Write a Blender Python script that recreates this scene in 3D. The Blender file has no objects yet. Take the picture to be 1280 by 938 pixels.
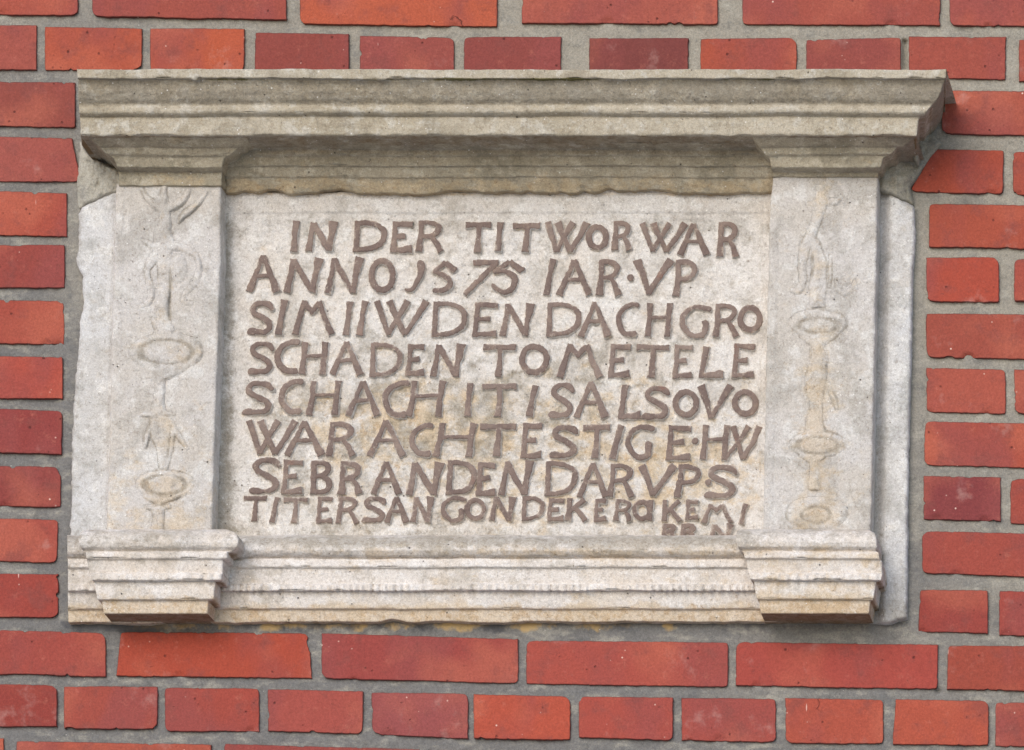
import bpy, math, random
import numpy as np

random.seed(7)
rng = np.random.default_rng(11)
S = bpy.context.scene
COL = S.collection

# ------------------------------------------------------------------ camera
# Wall plane is y = 0 (the camera stands on the -Y side).  1 photograph pixel = 1 mm on the wall.
DIST, CX, CZ = 7.0, 1.30, -2.20
WIDTH = 1.280
cam_d = bpy.data.cameras.new("camera")
cam = bpy.data.objects.new("camera", cam_d)
COL.objects.link(cam)
cam.location = (CX, -DIST, CZ)
cam.rotation_euler = (math.radians(90), 0, 0)
cam_d.sensor_width = 36.0
cam_d.lens = 36.0 * DIST / WIDTH
cam_d.shift_x = -CX / WIDTH
cam_d.shift_y = -CZ / WIDTH
cam_d.clip_start = 0.1
cam_d.clip_end = 2000.0
S.camera = cam

# ------------------------------------------------------------------ light
SUN_EL, SUN_AZ = math.radians(29), math.radians(-16)      # azimuth from -Y, negative = from the left
w = bpy.data.worlds.new("World")
S.world = w
w.use_nodes = True
nt = w.node_tree
bgn = nt.nodes["Background"]
sky = nt.nodes.new("ShaderNodeTexSky")
sky.sky_type = 'NISHITA'
sky.sun_disc = False
sky.sun_elevation = SUN_EL
sky.sun_rotation = math.radians(180) - SUN_AZ
sky.air_density = 1.0
sky.dust_density = 1.0
sky.ozone_density = 1.6
nt.links.new(sky.outputs[0], bgn.inputs[0])
bgn.inputs[1].default_value = 0.15
sd = bpy.data.lights.new("sun", 'SUN')
sd.energy = 1.5
sd.angle = math.radians(44)
sd.color = (1.0, 0.97, 0.935)
sun = bpy.data.objects.new("sun", sd)
COL.objects.link(sun)
sun.rotation_euler = (math.radians(90) - SUN_EL, 0, SUN_AZ)
sun.location = (-2, -4, 5)

S.view_settings.view_transform = 'Standard'
S.view_settings.look = 'None'
S.view_settings.gamma = 1.0
S.view_settings.use_curve_mapping = False
S.view_settings.exposure = 0.38
S.render.resolution_x, S.render.resolution_y = 1024, 750

# ------------------------------------------------------------------ helpers
def PX(x, y, d=0.0):
    """photograph pixel + depth in front of the wall (mm) -> world metres"""
    x = np.asarray(x, float); y = np.asarray(y, float); d = np.asarray(d, float) / 1000.0
    xw = (x - 640.0) / 1000.0
    zw = (469.0 - y) / 1000.0
    k = (DIST - d) / DIST
    X = CX + (xw - CX) * k
    Z = CZ + (zw - CZ) * k
    return np.stack(np.broadcast_arrays(X, -d, Z), -1)

_perm = np.random.default_rng(3).permutation(256)
_perm = np.concatenate([_perm, _perm, _perm])
_val = np.random.default_rng(5).uniform(-1, 1, 256)
def vnoise(p):
    p = np.asarray(p, float)
    i = np.floor(p).astype(int)
    f = p - i
    f = f * f * f * (f * (f * 6 - 15) + 10)
    i &= 255
    def h(a, b, c):
        return _val[_perm[_perm[_perm[(i[..., 0] + a) & 255] + ((i[..., 1] + b) & 255)] + ((i[..., 2] + c) & 255)]]
    x, y, z = f[..., 0], f[..., 1], f[..., 2]
    def L(a, b, t): return a + (b - a) * t
    return L(L(L(h(0,0,0), h(1,0,0), x), L(h(0,1,0), h(1,1,0), x), y),
             L(L(h(0,0,1), h(1,0,1), x), L(h(0,1,1), h(1,1,1), x), y), z)
def fbm(p, freq, octs=3, seed=0.0):
    p = np.asarray(p, float) * freq + seed * 17.31 + 40.0
    a, s = 1.0, 0.0
    for _ in range(octs):
        s = s + a * vnoise(p); p = p * 2.03 + 5.7; a *= 0.5
    return s / 1.75
def fb2(x, y, freq, octs=3, seed=0.0):
    x, y = np.broadcast_arrays(np.asarray(x, float), np.asarray(y, float))
    return fbm(np.stack([x, y, np.zeros_like(x)], -1), freq, octs, seed)
def sm(a, b, x):
    t = np.clip((x - a) / (b - a), 0, 1)
    return t * t * (3 - 2 * t)

def link(name, me, parent=None, mats=()):
    o = bpy.data.objects.new(name, me)
    COL.objects.link(o)
    if parent is not None: o.parent = parent
    for m in mats: me.materials.append(m)
    return o
def mesh_np(name, V, quads, smooth=True, mi=None):
    me = bpy.data.meshes.new(name)
    quads = np.asarray(quads, np.int32)
    me.vertices.add(len(V)); me.vertices.foreach_set("co", np.asarray(V, np.float32).ravel())
    n = len(quads); k = quads.shape[1]
    me.loops.add(n * k); me.loops.foreach_set("vertex_index", quads.ravel())
    me.polygons.add(n)
    me.polygons.foreach_set("loop_start", np.arange(0, n * k, k, dtype=np.int32))
    me.polygons.foreach_set("loop_total", np.full(n, k, np.int32))
    me.polygons.foreach_set("use_smooth", np.full(n, smooth))
    if mi is not None: me.polygons.foreach_set("material_index", np.asarray(mi, np.int32))
    me.update(calc_edges=True)
    me.validate()
    return me
def add_attr(me, name, vals):
    a = me.attributes.new(name, 'FLOAT', 'POINT')
    a.data.foreach_set("value", np.asarray(vals, np.float32))

# ------------------------------------------------------------------ materials
def srgb(r, g, b):
    f = lambda c: (c / 255 / 12.92) if c / 255 <= 0.04045 else ((c / 255 + 0.055) / 1.055) ** 2.4
    return (f(r), f(g), f(b), 1.0)
class NB:
    def __init__(s, name):
        s.m = bpy.data.materials.new(name); s.m.use_nodes = True
        s.t = s.m.node_tree; s.t.nodes.clear()
        s.out = s.t.nodes.new("ShaderNodeOutputMaterial")
        s.b = s.t.nodes.new("ShaderNodeBsdfPrincipled")
        s.t.links.new(s.b.outputs[0], s.out.inputs[0])
        s.b.inputs["Specular IOR Level"].default_value = 0.25
        s.co = s.t.nodes.new("ShaderNodeTexCoord").outputs["Object"]
        s.nrm = None
    def set(s, sock, v):
        if isinstance(v, bpy.types.NodeSocket): s.t.links.new(v, sock)
        else: sock.default_value = v
    def noise(s, scale, detail=4, rough=0.55, co=None, stretch=None):
        c = co or s.co
        if stretch:
            mp = s.t.nodes.new("ShaderNodeMapping"); mp.inputs["Scale"].default_value = stretch
            s.t.links.new(c, mp.inputs[0]); c = mp.outputs[0]
        n = s.t.nodes.new("ShaderNodeTexNoise")
        s.t.links.new(c, n.inputs["Vector"])
        n.inputs["Scale"].default_value = scale; n.inputs["Detail"].default_value = detail
        n.inputs["Roughness"].default_value = rough
        return n.outputs["Fac"]
    def vor(s, scale, co=None, rand=1.0):
        n = s.t.nodes.new("ShaderNodeTexVoronoi")
        s.t.links.new(co or s.co, n.inputs["Vector"]); n.inputs["Scale"].default_value = scale
        n.inputs["Randomness"].default_value = rand
        return n
    def ramp(s, v, a, b, lo=0.0, hi=1.0):
        n = s.t.nodes.new("ShaderNodeMapRange"); n.interpolation_type = 'SMOOTHSTEP'
        s.set(n.inputs["Value"], v)
        for i, x in (("From Min", a), ("From Max", b), ("To Min", lo), ("To Max", hi)): s.set(n.inputs[i], x)
        return n.outputs[0]
    def mix(s, f, a, b, mode='MIX'):
        n = s.t.nodes.new("ShaderNodeMix"); n.data_type = 'RGBA'; n.blend_type = mode
        s.set(n.inputs[0], f); s.set(n.inputs[6], a); s.set(n.inputs[7], b)
        return n.outputs[2]
    def math(s, op, a, b=0.0):
        n = s.t.nodes.new("ShaderNodeMath"); n.operation = op
        s.set(n.inputs[0], a); s.set(n.inputs[1], b)
        return n.outputs[0]
    def attr(s, name):
        n = s.t.nodes.new("ShaderNodeAttribute"); n.attribute_name = name
        return n.outputs["Fac"]
    def bump(s, h, dist, strength=1.0):
        n = s.t.nodes.new("ShaderNodeBump"); n.inputs["Strength"].default_value = strength
        n.inputs["Distance"].default_value = dist
        s.set(n.inputs["Height"], h)
        if s.nrm is not None: s.t.links.new(s.nrm, n.inputs["Normal"])
        s.nrm = n.outputs[0]
    def done(s, col, rough):
        s.set(s.b.inputs["Base Color"], col); s.set(s.b.inputs["Roughness"], rough)
        if s.nrm is not None: s.t.links.new(s.nrm, s.b.inputs["Normal"])
        return s.m

def stone_mat(name, base, alt, ochre_amt=0.5, grime_amt=0.4, pale=(222, 218, 212), bumpk=1.0, streak=False, spot=0.5):
    n = NB(name)
    big = n.noise(9, 5, 0.6); mid = n.noise(42, 6, 0.68); small = n.noise(210, 5, 0.72); fine = n.noise(430, 3, 0.75); grain = n.noise(1000, 3, 0.8)
    c = n.mix(n.ramp(big, 0.40, 0.60), srgb(*base), srgb(*alt))
    c = n.mix(n.ramp(mid, 0.50, 0.62, 0, 0.8), c, srgb(*pale))
    c = n.mix(n.ramp(n.noise(20, 6, 0.7), 0.50, 0.62, 0, 0.60), c, srgb(int(alt[0]*.85), int(alt[1]*.85), int(alt[2]*.84)))
    # ochre iron staining: attribute steers where, noise gives the shape
    och = n.math('ADD', n.math('MULTIPLY', n.attr("ochre"), 0.30), n.noise(34, 7, 0.72, stretch=(1, 1, 1.4)))
    c = n.mix(n.ramp(och, 0.57, 0.78, 0, ochre_amt), c, srgb(205, 178, 136))
    och2 = n.math('ADD', n.math('MULTIPLY', n.attr("ochre"), 0.16), n.noise(90, 5, 0.7))
    c = n.mix(n.ramp(och2, 0.66, 0.78, 0, ochre_amt * 0.9), c, srgb(186, 152, 108))
    # blotchy grey-green weathering; the attribute also paints shade into recesses
    gr = n.math('ADD', n.math('MULTIPLY', n.attr("grime_shade"), 0.30), n.noise(55, 7, 0.75))
    c = n.mix(n.ramp(gr, 0.56, 0.80, 0, grime_amt), c, srgb(134, 124, 106))
    gr2 = n.math('ADD', n.math('MULTIPLY', n.attr("grime_shade"), 0.14), n.noise(120, 5, 0.75))
    c = n.mix(n.ramp(gr2, 0.60, 0.74, 0, spot), c, srgb(140, 128, 112))
    if streak:
        st = n.noise(34, 6, 0.7, stretch=(0.4, 1, 2.2))
        c = n.mix(n.ramp(st, 0.52, 0.70, 0, 0.35), c, srgb(140, 129, 110))
        st = n.noise(60, 6, 0.7, stretch=(0.5, 1, 1.8))
        c = n.mix(n.ramp(st, 0.55, 0.66, 0, 0.35), c, srgb(206, 200, 184))
    bt = n.math('ADD', n.math('MULTIPLY', n.attr("grime_shade"), 0.2), n.noise(15, 8, 0.78))
    c = n.mix(n.ramp(bt, 0.56, 0.68, 0, grime_amt * 0.8), c, srgb(150, 143, 130))
    # algae
    al = n.math('ADD', n.attr("algae"), n.math('MULTIPLY', n.math('SUBTRACT', n.noise(60, 4, 0.7), 0.5), 1.3))
    c = n.mix(n.ramp(al, 0.55, 0.95, 0, 0.85), c, srgb(104, 98, 46))
    c = n.mix(n.ramp(n.noise(70, 7, 0.78), 0.56, 0.66, 0, spot * 0.7), c, srgb(158, 148, 134))
    dr = n.math('ADD', n.attr("dirt_shade"), n.math('MULTIPLY', n.math('SUBTRACT', n.noise(70, 5, 0.7), 0.5), 1.1))  # brown soiling, with shade painted in along steps and returns
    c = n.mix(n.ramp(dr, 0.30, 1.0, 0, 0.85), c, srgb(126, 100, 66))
    # grain, pale crystals, dark pits
    c = n.mix(1.0, c, n.mix(n.ramp(fine, 0.25, 0.75), srgb(234, 232, 230), srgb(262, 262, 261)), 'MULTIPLY')
    c = n.mix(1.0, c, n.mix(n.ramp(grain, 0.25, 0.75), srgb(222, 220, 218), srgb(268, 268, 268)), 'MULTIPLY')
    c = n.mix(n.ramp(small, 0.52, 0.66, 0.0, 0.38), c, srgb(176, 164, 150), 'MULTIPLY')
    pit = None
    for sc_, sn, th in ((95, 70, 0.585), (190, 90, 0.60)):
        v = n.vor(sc_); p_ = n.ramp(v.outputs["Distance"], 0.05, 0.14, 1, 0)
        p_ = n.math('MULTIPLY', p_, n.ramp(n.noise(sn, 3), th - 0.02, th + 0.02))
        pit = p_ if pit is None else n.math('MAXIMUM', pit, p_)
    c = n.mix(n.math('MULTIPLY', pit, 0.8), c, srgb(66, 56, 46))
    v2 = n.vor(150); sp = n.ramp(v2.outputs["Distance"], 0.06, 0.17, 1, 0)
    sp = n.math('MULTIPLY', sp, n.ramp(n.noise(33, 3), 0.53, 0.60))
    c = n.mix(n.math('MULTIPLY', sp, 0.65), c, srgb(246, 243, 238))
    n.bump(mid, 0.0030 * bumpk, 0.8); n.bump(n.noise(95, 5, 0.65), 0.0020 * bumpk, 0.8); n.bump(small, 0.0010 * bumpk, 1.0); n.bump(fine, 0.00028 * bumpk, 1.0); n.bump(grain, 0.0001 * bumpk, 1.0)
    n.bump(n.math('SUBTRACT', 1.0, pit), 0.0016, 0.9)
    return n.done(c, 0.92)

M_CORN = stone_mat("weathered sandstone cornice", (190, 180, 162), (178, 167, 147), 0.2, 0.60, (204, 198, 186), 1.2, True)
M_BED = stone_mat("shaded moulding sandstone", (184, 173, 152), (170, 160, 140), 0.45, 0.6, (200, 190, 170), 1.2, True)
M_PANEL = stone_mat("inscribed sandstone", (221, 216, 211), (216, 208, 199), 0.60, 0.60, (231, 227, 222), 1.1)
M_PIL = stone_mat("pilaster sandstone", (206, 201, 197), (201, 194, 186), 0.40, 0.42, (219, 216, 212), 0.9, spot=0.35)
M_BASE = stone_mat("base moulding sandstone", (226, 219, 213), (222, 211, 199), 0.50, 0.40, (236, 231, 227), 1.0)
M_STRIP = stone_mat("pale limewashed edge stone", (209, 208, 208), (203, 200, 197), 0.2, 0.35, (225, 223, 220), 0.9, spot=0.35)

def letter_mat():
    n = NB("faded brown letter paint")
    c = n.mix(n.ramp(n.noise(24, 4), 0.35, 0.65), srgb(132, 114, 105), srgb(117, 100, 93))
    c = n.mix(n.ramp(n.noise(90, 5, 0.7), 0.50, 0.7, 0, 0.5), c, srgb(158, 138, 122))
    c = n.mix(n.ramp(n.noise(30, 4, 0.7), 0.60, 0.76, 0, 0.5), c, srgb(140, 96, 80))
    g = n.noise(900, 3, 0.8); f = n.noise(330, 4, 0.75)
    c = n.mix(1.0, c, n.mix(n.ramp(g, 0.25, 0.75), srgb(214, 212, 210), srgb(268, 268, 268)), 'MULTIPLY')
    c = n.mix(n.ramp(f, 0.50, 0.66, 0, 0.35), c, srgb(110, 92, 84))
    c = n.mix(n.ramp(n.noise(260, 4, 0.75), 0.60, 0.72, 0, 0.65), c, srgb(200, 188, 174))
    wr = n.math('ADD', n.math('MULTIPLY', n.attr("rim"), 0.16), n.math('ADD', n.math('MULTIPLY', n.attr("fade"), 0.16), n.noise(75, 7, 0.78)))
    c = n.mix(n.ramp(wr, 0.60, 0.74, 0, 0.70), c, srgb(190, 176, 162))
    lo = n.noise(14, 3)
    c = n.mix(n.ramp(lo, 0.5, 0.68, 0, 0.30), c, srgb(160, 143, 131))
    n.bump(n.noise(150, 4, 0.6), 0.0016, 0.9); n.bump(n.noise(60, 5, 0.7), 0.0020, 0.9); n.bump(f, 0.0005, 1.0)
    return n.done(c, 0.85)
M_LET = letter_mat()

def brick_mat():
    n = NB("red facing brick")
    oi = n.t.nodes.new("ShaderNodeObjectInfo")
    vm = n.t.nodes.new("ShaderNodeVectorMath"); vm.operation = 'ADD'
    sc = n.t.nodes.new("ShaderNodeVectorMath"); sc.operation = 'SCALE'; sc.inputs["Scale"].default_value = 40.0
    cmb = n.t.nodes.new("ShaderNodeCombineXYZ")
    for i in range(3): n.t.links.new(oi.outputs["Random"], cmb.inputs[i])
    n.t.links.new(cmb.outputs[0], sc.inputs[0])
    n.t.links.new(n.co, vm.inputs[0]); n.t.links.new(sc.outputs[0], vm.inputs[1])
    co = vm.outputs[0]
    base = oi.outputs["Color"]
    tone = n.noise(11, 3, 0.5, co, (1, 1, 0.6))
    c = n.mix(n.ramp(tone, 0.47, 0.64, 0, 0.65), base, srgb(146, 74, 70))
    c = n.mix(n.ramp(n.noise(9, 2, 0.5, co), 0.52, 0.7, 0, 0.45), c, srgb(190, 106, 82))
    c = n.mix(n.ramp(n.noise(30, 5, 0.65, co), 0.52, 0.70, 0, 0.5), c, srgb(130, 72, 66))
    c = n.mix(n.ramp(n.noise(75, 5, 0.75, co), 0.56, 0.72, 0, 0.35), c, srgb(186, 112, 94))
    g = n.noise(900, 3, 0.8, co); f = n.noise(360, 4, 0.75, co)
    c = n.mix(1.0, c, n.mix(n.ramp(g, 0.25, 0.75), srgb(232, 232, 232), srgb(260, 260, 260)), 'MULTIPLY')
    c = n.mix(1.0, c, n.mix(n.ramp(f, 0.3, 0.7), srgb(232, 230, 230), srgb(262, 262, 262)), 'MULTIPLY')
    # worn arris; the dark sides also paint the shadow line under each brick
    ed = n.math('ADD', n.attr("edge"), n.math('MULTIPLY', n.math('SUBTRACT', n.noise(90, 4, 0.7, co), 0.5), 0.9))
    smr = n.math('ADD', n.attr("smear"), n.math('MULTIPLY', n.math('SUBTRACT', n.noise(45, 6, 0.75, co), 0.5), 2.2))
    c = n.mix(n.ramp(smr, 0.75, 1.15, 0, 0.75), c, srgb(158, 146, 132))
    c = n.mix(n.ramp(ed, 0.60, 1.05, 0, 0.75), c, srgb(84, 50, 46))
    c = n.mix(n.ramp(n.noise(52, 6, 0.75, co), 0.60, 0.72, 0, 0.40), c, srgb(104, 60, 54))
    cv = n.t.nodes.new("ShaderNodeTexVoronoi"); cv.feature = 'DISTANCE_TO_EDGE'; cv.inputs["Scale"].default_value = 15
    wv = n.t.nodes.new("ShaderNodeVectorMath"); wv.operation = 'ADD'
    wn = n.t.nodes.new("ShaderNodeTexNoise"); wn.inputs["Scale"].default_value = 45; wn.inputs["Detail"].default_value = 5; n.t.links.new(co, wn.inputs["Vector"])
    ws = n.t.nodes.new("ShaderNodeVectorMath"); ws.operation = 'SCALE'; ws.inputs["Scale"].default_value = 0.03; n.t.links.new(wn.outputs["Color"], ws.inputs[0])
    n.t.links.new(co, wv.inputs[0]); n.t.links.new(ws.outputs[0], wv.inputs[1]); n.t.links.new(wv.outputs[0], cv.inputs["Vector"])
    crack = n.math('MULTIPLY', n.ramp(cv.outputs["Distance"], 0.0, 0.012, 1, 0), n.ramp(n.noise(14, 2, 0.5, co), 0.72, 0.76))
    c = n.mix(n.math('MULTIPLY', crack, 0.75), c, srgb(74, 38, 34))
    # lime bloom, scratches, specks
    bl = n.noise(17, 5, 0.65, co)
    c = n.mix(n.ramp(bl, 0.60, 0.76, 0, 0.35), c, srgb(196, 160, 150))
    v = n.vor(85, co); sp = n.ramp(v.outputs["Distance"], 0.05, 0.13, 1, 0)
    sp = n.math('MULTIPLY', sp, n.ramp(n.noise(55, 2, 0.5, co), 0.58, 0.68))
    c = n.mix(n.math('MULTIPLY', sp, 0.8), c, srgb(226, 196, 180))
    v = n.vor(70, co); dp = n.ramp(v.outputs["Distance"], 0.05, 0.16, 1, 0)
    dp = n.math('MULTIPLY', dp, n.ramp(n.noise(43, 2, 0.5, co), 0.52, 0.58))
    c = n.mix(n.math('MULTIPLY', dp, 0.7), c, srgb(72, 34, 32))
    sv = n.t.nodes.new("ShaderNodeTexVoronoi"); mp = n.t.nodes.new("ShaderNodeMapping")
    mp.inputs["Scale"].default_value = (1.0, 1.0, 0.16); mp.inputs["Rotation"].default_value = (0, 0.12, 0)
    n.t.links.new(co, mp.inputs[0]); n.t.links.new(mp.outputs[0], sv.inputs["Vector"]); sv.inputs["Scale"].default_value = 60
    sc_ = n.math('MULTIPLY', n.ramp(sv.outputs["Distance"], 0.03, 0.06, 1, 0), n.ramp(n.noise(24, 1, 0.5, co), 0.58, 0.62))
    c = n.mix(n.math('MULTIPLY', sc_, 0.65), c, srgb(226, 190, 176))
    n.bump(n.noise(28, 4, 0.6, co), 0.0022, 0.8); n.bump(n.noise(130, 5, 0.7, co), 0.0011, 0.9)
    n.bump(f, 0.0004, 0.9); n.bump(g, 0.0002, 0.9); n.bump(n.math('SUBTRACT', 1.0, n.math('MAXIMUM', dp, crack)), 0.0012, 0.8)
    return n.done(c, 0.80)
M_BRICK = brick_mat()

def mortar_mat(name, a, b, stain=True):
    n = NB(name)
    sep = n.t.nodes.new("ShaderNodeSeparateXYZ"); n.t.links.new(n.co, sep.inputs[0])
    # the right and upper joints were pointed with a lighter, warmer mix
    g = n.math('ADD', n.math('MULTIPLY', sep.outputs[0], 0.55), n.math('MULTIPLY', sep.outputs[2], 0.9))
    g = n.math('ADD', g, n.math('MULTIPLY', n.math('SUBTRACT', n.noise(5, 3), 0.5), 1.2))
    c = n.mix(n.ramp(g, -0.35, 0.45), srgb(*a), srgb(*b))
    c = n.mix(n.ramp(n.noise(40, 6, 0.7, stretch=(0.5, 1, 1.2)), 0.47, 0.66, 0, 0.7), c, srgb(170, 164, 151))
    c = n.mix(n.ramp(n.noise(24, 6, 0.72, stretch=(0.6, 1, 1)), 0.50, 0.68, 0, 0.5), c, srgb(102, 102, 102))
    c = n.mix(n.ramp(n.noise(110, 5, 0.75), 0.54, 0.68, 0, 0.4), c, srgb(92, 90, 86))
    gr = n.noise(900, 3, 0.7)
    f = n.noise(330, 5, 0.78)
    c = n.mix(1.0, c, n.mix(n.ramp(gr, 0.25, 0.75), srgb(222, 222, 222), srgb(268, 268, 268)), 'MULTIPLY')
    c = n.mix(1.0, c, n.mix(n.ramp(f, 0.3, 0.7), srgb(226, 226, 226), srgb(264, 264, 264)), 'MULTIPLY')
    if stain:
        st = n.math('ADD', n.attr("stain"), n.math('MULTIPLY', n.math('SUBTRACT', n.noise(22, 4, 0.65), 0.5), 2.6))
        c = n.mix(n.ramp(st, 0.75, 1.15, 0, 0.8), c, srgb(190, 158, 104))
        dk = n.math('ADD', n.attr("joint_dark"), n.math('MULTIPLY', n.math('SUBTRACT', n.noise(26, 4, 0.65), 0.45), 2.4))
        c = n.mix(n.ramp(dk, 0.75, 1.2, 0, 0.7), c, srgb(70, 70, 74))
    v = n.vor(110); sp = n.math('MULTIPLY', n.ramp(v.outputs["Distance"], 0.04, 0.1, 1, 0), n.ramp(n.noise(60, 1), 0.58, 0.62))
    c = n.mix(n.math('MULTIPLY', sp, 0.7), c, srgb(214, 208, 196))
    n.bump(n.noise(45, 5, 0.65), 0.003, 0.8); n.bump(n.noise(140, 5, 0.7), 0.0012, 0.9); n.bump(f, 0.00035, 1.0); n.bump(gr, 0.00012, 1.0)
    return n.done(c, 0.95)
M_MORT = mortar_mat("grey pointing mortar", (122, 119, 116), (158, 151, 138))
M_PATCH = mortar_mat("dirty repair mortar", (196, 190, 178), (158, 151, 134), False)

def ground_mat():
    n = NB("grey paving")
    c = n.mix(n.noise(3, 5), srgb(176, 173, 168), srgb(196, 192, 186))
    n.bump(n.noise(60, 4), 0.003)
    return n.done(c, 0.9)

# ------------------------------------------------------------------ the setting
gx = np.linspace(-30, 30, 5)
V = np.array([[x, y, -3.90] for y in (-60, -30, -10, -3, 0.25) for x in gx])
Q = [[j * 5 + i, j * 5 + i + 1, (j + 1) * 5 + i + 1, (j + 1) * 5 + i] for j in range(4) for i in range(4)]
go = link("ground", mesh_np("ground", V, Q), None, [ground_mat()])  # unseen ground, added so daylight bounces up under the cornice
go["kind"] = "structure"

wall = bpy.data.objects.new("brick_wall", None); COL.objects.link(wall)
wall.location = (0, 0, -0.9)
wall["label"] = "red brick wall with grey mortar joints surrounding the carved stone plaque"
wall["category"] = "wall"
plaque = bpy.data.objects.new("memorial_plaque", None); COL.objects.link(plaque)
plaque.location = (0, -0.01, -0.31)
plaque["label"] = "weathered carved sandstone plaque with brown raised inscription, cornice and pilasters set in brick wall"
plaque["category"] = "stone plaque"
def child(o, par):
    o.parent = par
    o.matrix_parent_inverse.identity()
    o.location = (-par.location[0], -par.location[1], -par.location[2])
    return o

# ---- bricks: corners top-left, top-right, bottom-right, bottom-left in wall millimetres
#      (x0, x1, top y at x0, top y at x1, bottom y at x0, bottom y at x1, colour, [x shift at bottom-left, bottom-right])
BR = [
 (-140,97.5,-37,-36,17,20,(190,82,64)), (115.5,358,-35,-31,20.5,25,(178,77,63)), (375,621.5,-28,-25,30,34,(206,90,62)),
 (652,897,-27,-26,29,30.5,(188,86,70)), (928,1175,-25,-24,31,32,(182,80,65)), (1187,1430,-24,-23,32,35,(190,85,68)),
 (-74,46,31,32,86,88,(182,82,68)), (56,177,33.5,36,88,89,(197,84,60)), (188,305,35.5,36,87,90,(206,88,58)),
 (319,436,41,43,95,96,(162,70,60)), (450,568,45,47,97,98,(170,76,66)), (580,701,46.5,46,98,99,(160,70,62)),
 (737,860,48,48,100,101,(142,64,58)), (876,996,49,47.5,101,102,(190,80,58)), (1008,1126,50,47,101,102,(167,74,65)),
 (1136,1257,46,46.5,98,100,(180,78,63)), (1274,1392,50,51,102,103,(184,80,64)),
 (-24,94,102,103.5,158,159.5,(166,74,62)),
 (-148,90,168,173,226,228,(182,84,72),(0,11)),
 (-34,83.5,238,242,294,296,(190,78,60)), (-165,81,306,306.5,359,360,(170,70,60)), (-36,80,374,377,429,431,(184,76,60)),
 (-168,78.5,443,446.5,497,499,(194,78,62)), (-38,77.5,510,514,565,568,(162,62,56)), (-170,76,578,584,630,634,(156,62,56)),
 (-42,73,647,650,700,704,(182,74,62),(0,-2)), (-175,73,714,718,770,772.5,(176,68,56)),
 (1177,1420,113,117,167,174,(184,80,62)),
 (1168,1255,187,188,240,243.5,(190,77,56),(-32,-1)), (1266,1384,190,191,244,246,(186,78,60)),
 (1161,1404,255,259,309,313,(188,79,58)),
 (1158,1249,322,322,377,378,(192,75,56)), (1268,1386,324,325,376,379,(186,78,62)),
 (1158,1400,392,395,446.5,452,(178,77,61)),
 (1158,1257,460,462.5,515.5,518,(192,85,67)), (1268,1386,462,464,517,519,(184,80,64)),
 (1156.5,1400,526.5,532,582,588,(192,80,60),(-2,0)),
 (1154,1251,595,597,649,652,(150,61,59)), (1263,1382,599,601,655,657,(180,74,60)),
 (1153,1398,664,670,717,725,(182,75,61),(0,0)),
 (1150,1235,737.5,738,790,792,(171,67,57),(-2,0)), (1249,1368,739,741,794,796,(180,72,60)),
 (-115,132,786,791,840,846,(180,73,61)), (151,386,790,792,845,848,(193,74,53),(-6,4)), (402,648,792,799,848,855,(175,70,62)),
 (658,910,801,803,855,859,(190,78,64)), (920,1172,803,806,857,862,(187,73,61)), (1184,1430,807,810,862,867,(178,73,56)),
 (-52,71,854,857,909,908,(166,63,53)), (80,197,858,859,911,912,(181,75,61)), (206,324,860,861,914,915,(183,73,59)),
 (335,454,862,864,914,918,(186,79,67)), (464.5,585,866,867,918.5,924,(172,79,75)), (592,713,868,871,924,925,(202,81,59)),
 (723,841,871,872,922,926,(190,77,63)), (852,970,873,874,926,928,(189,77,63)), (981.5,1104.5,872.5,875,929,930,(194,81,61)),
 (1120,1236,874.5,876,931,932,(198,83,61),(-5,0)), (1244,1365,878,879,933,935,(178,76,64)),
 (-115,5,921,923,978,979,(196,84,62)), (20,264,926.5,931,981,985,(192,84,64)), (280,525,930,937,986,990,(170,70,62)),
 (537,782,938,941,991,994,(186,78,62)), (794,1040,942,944,996,998,(182,76,60)), (1052,1300,944,948,999,1002,(190,80,62)),
]
# bricks just outside the picture so that the wall goes on past its edges
def extra(x0, x1, y, step, hdr):
    out = []; x = x0
    while x < x1:
        wd = 118 if hdr else 246
        c0 = random.choice([(190,82,64),(178,76,62),(204,88,60),(160,66,58),(184,78,62)])
        j = random.uniform(-2, 2)
        out.append((x, x + wd, y + .0095 * x + j, y + .0095 * (x + wd) + j, y + 55 + .0095 * x + j, y + 55 + .0095 * (x + wd) + j, c0))
        x += wd + 13
    return out
BR += extra(-300, 1560, -105, 0, True) + extra(-360, 1560, -173, 0, False) + extra(-300, 1560, 986, 0, True) + extra(-360, 1500, 1054, 0, False)
left_x = {17: -24, 18: -148}
rows_y = [(102,True),(170,False),(238,True),(306,False),(374,True),(442,False),(510,True),(578,False),(647,True),(714,False)]
for y, hdr in rows_y:
    xs = -36 if hdr else -165
    c0 = random.choice([(190,82,64),(178,76,62),(204,88,60),(160,66,58),(184,78,62)])
    if hdr: BR.append((xs - 132 - 130 + (0 if y != 102 else 14), xs - 16 + (0 if y != 102 else 10), y-1, y, y+54, y+55, c0))
    else: BR.append((xs - 132, xs - 14 + (8 if y == 170 else 0), y-1, y, y+54, y+55, c0))
rows_y2 = [(116,0),(191,1),(259,0),(325,1),(395,0),(464,1),(531,0),(601,1),(669,0),(741,1)]
for y, k in rows_y2:
    xs = 1434 if k == 0 else 1400
    c0 = random.choice([(190,82,64),(178,76,62),(204,88,60),(160,66,58),(184,78,62)])
    BR.append((xs, xs + 118, y+1, y+2, y+56, y+57, c0))
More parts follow.
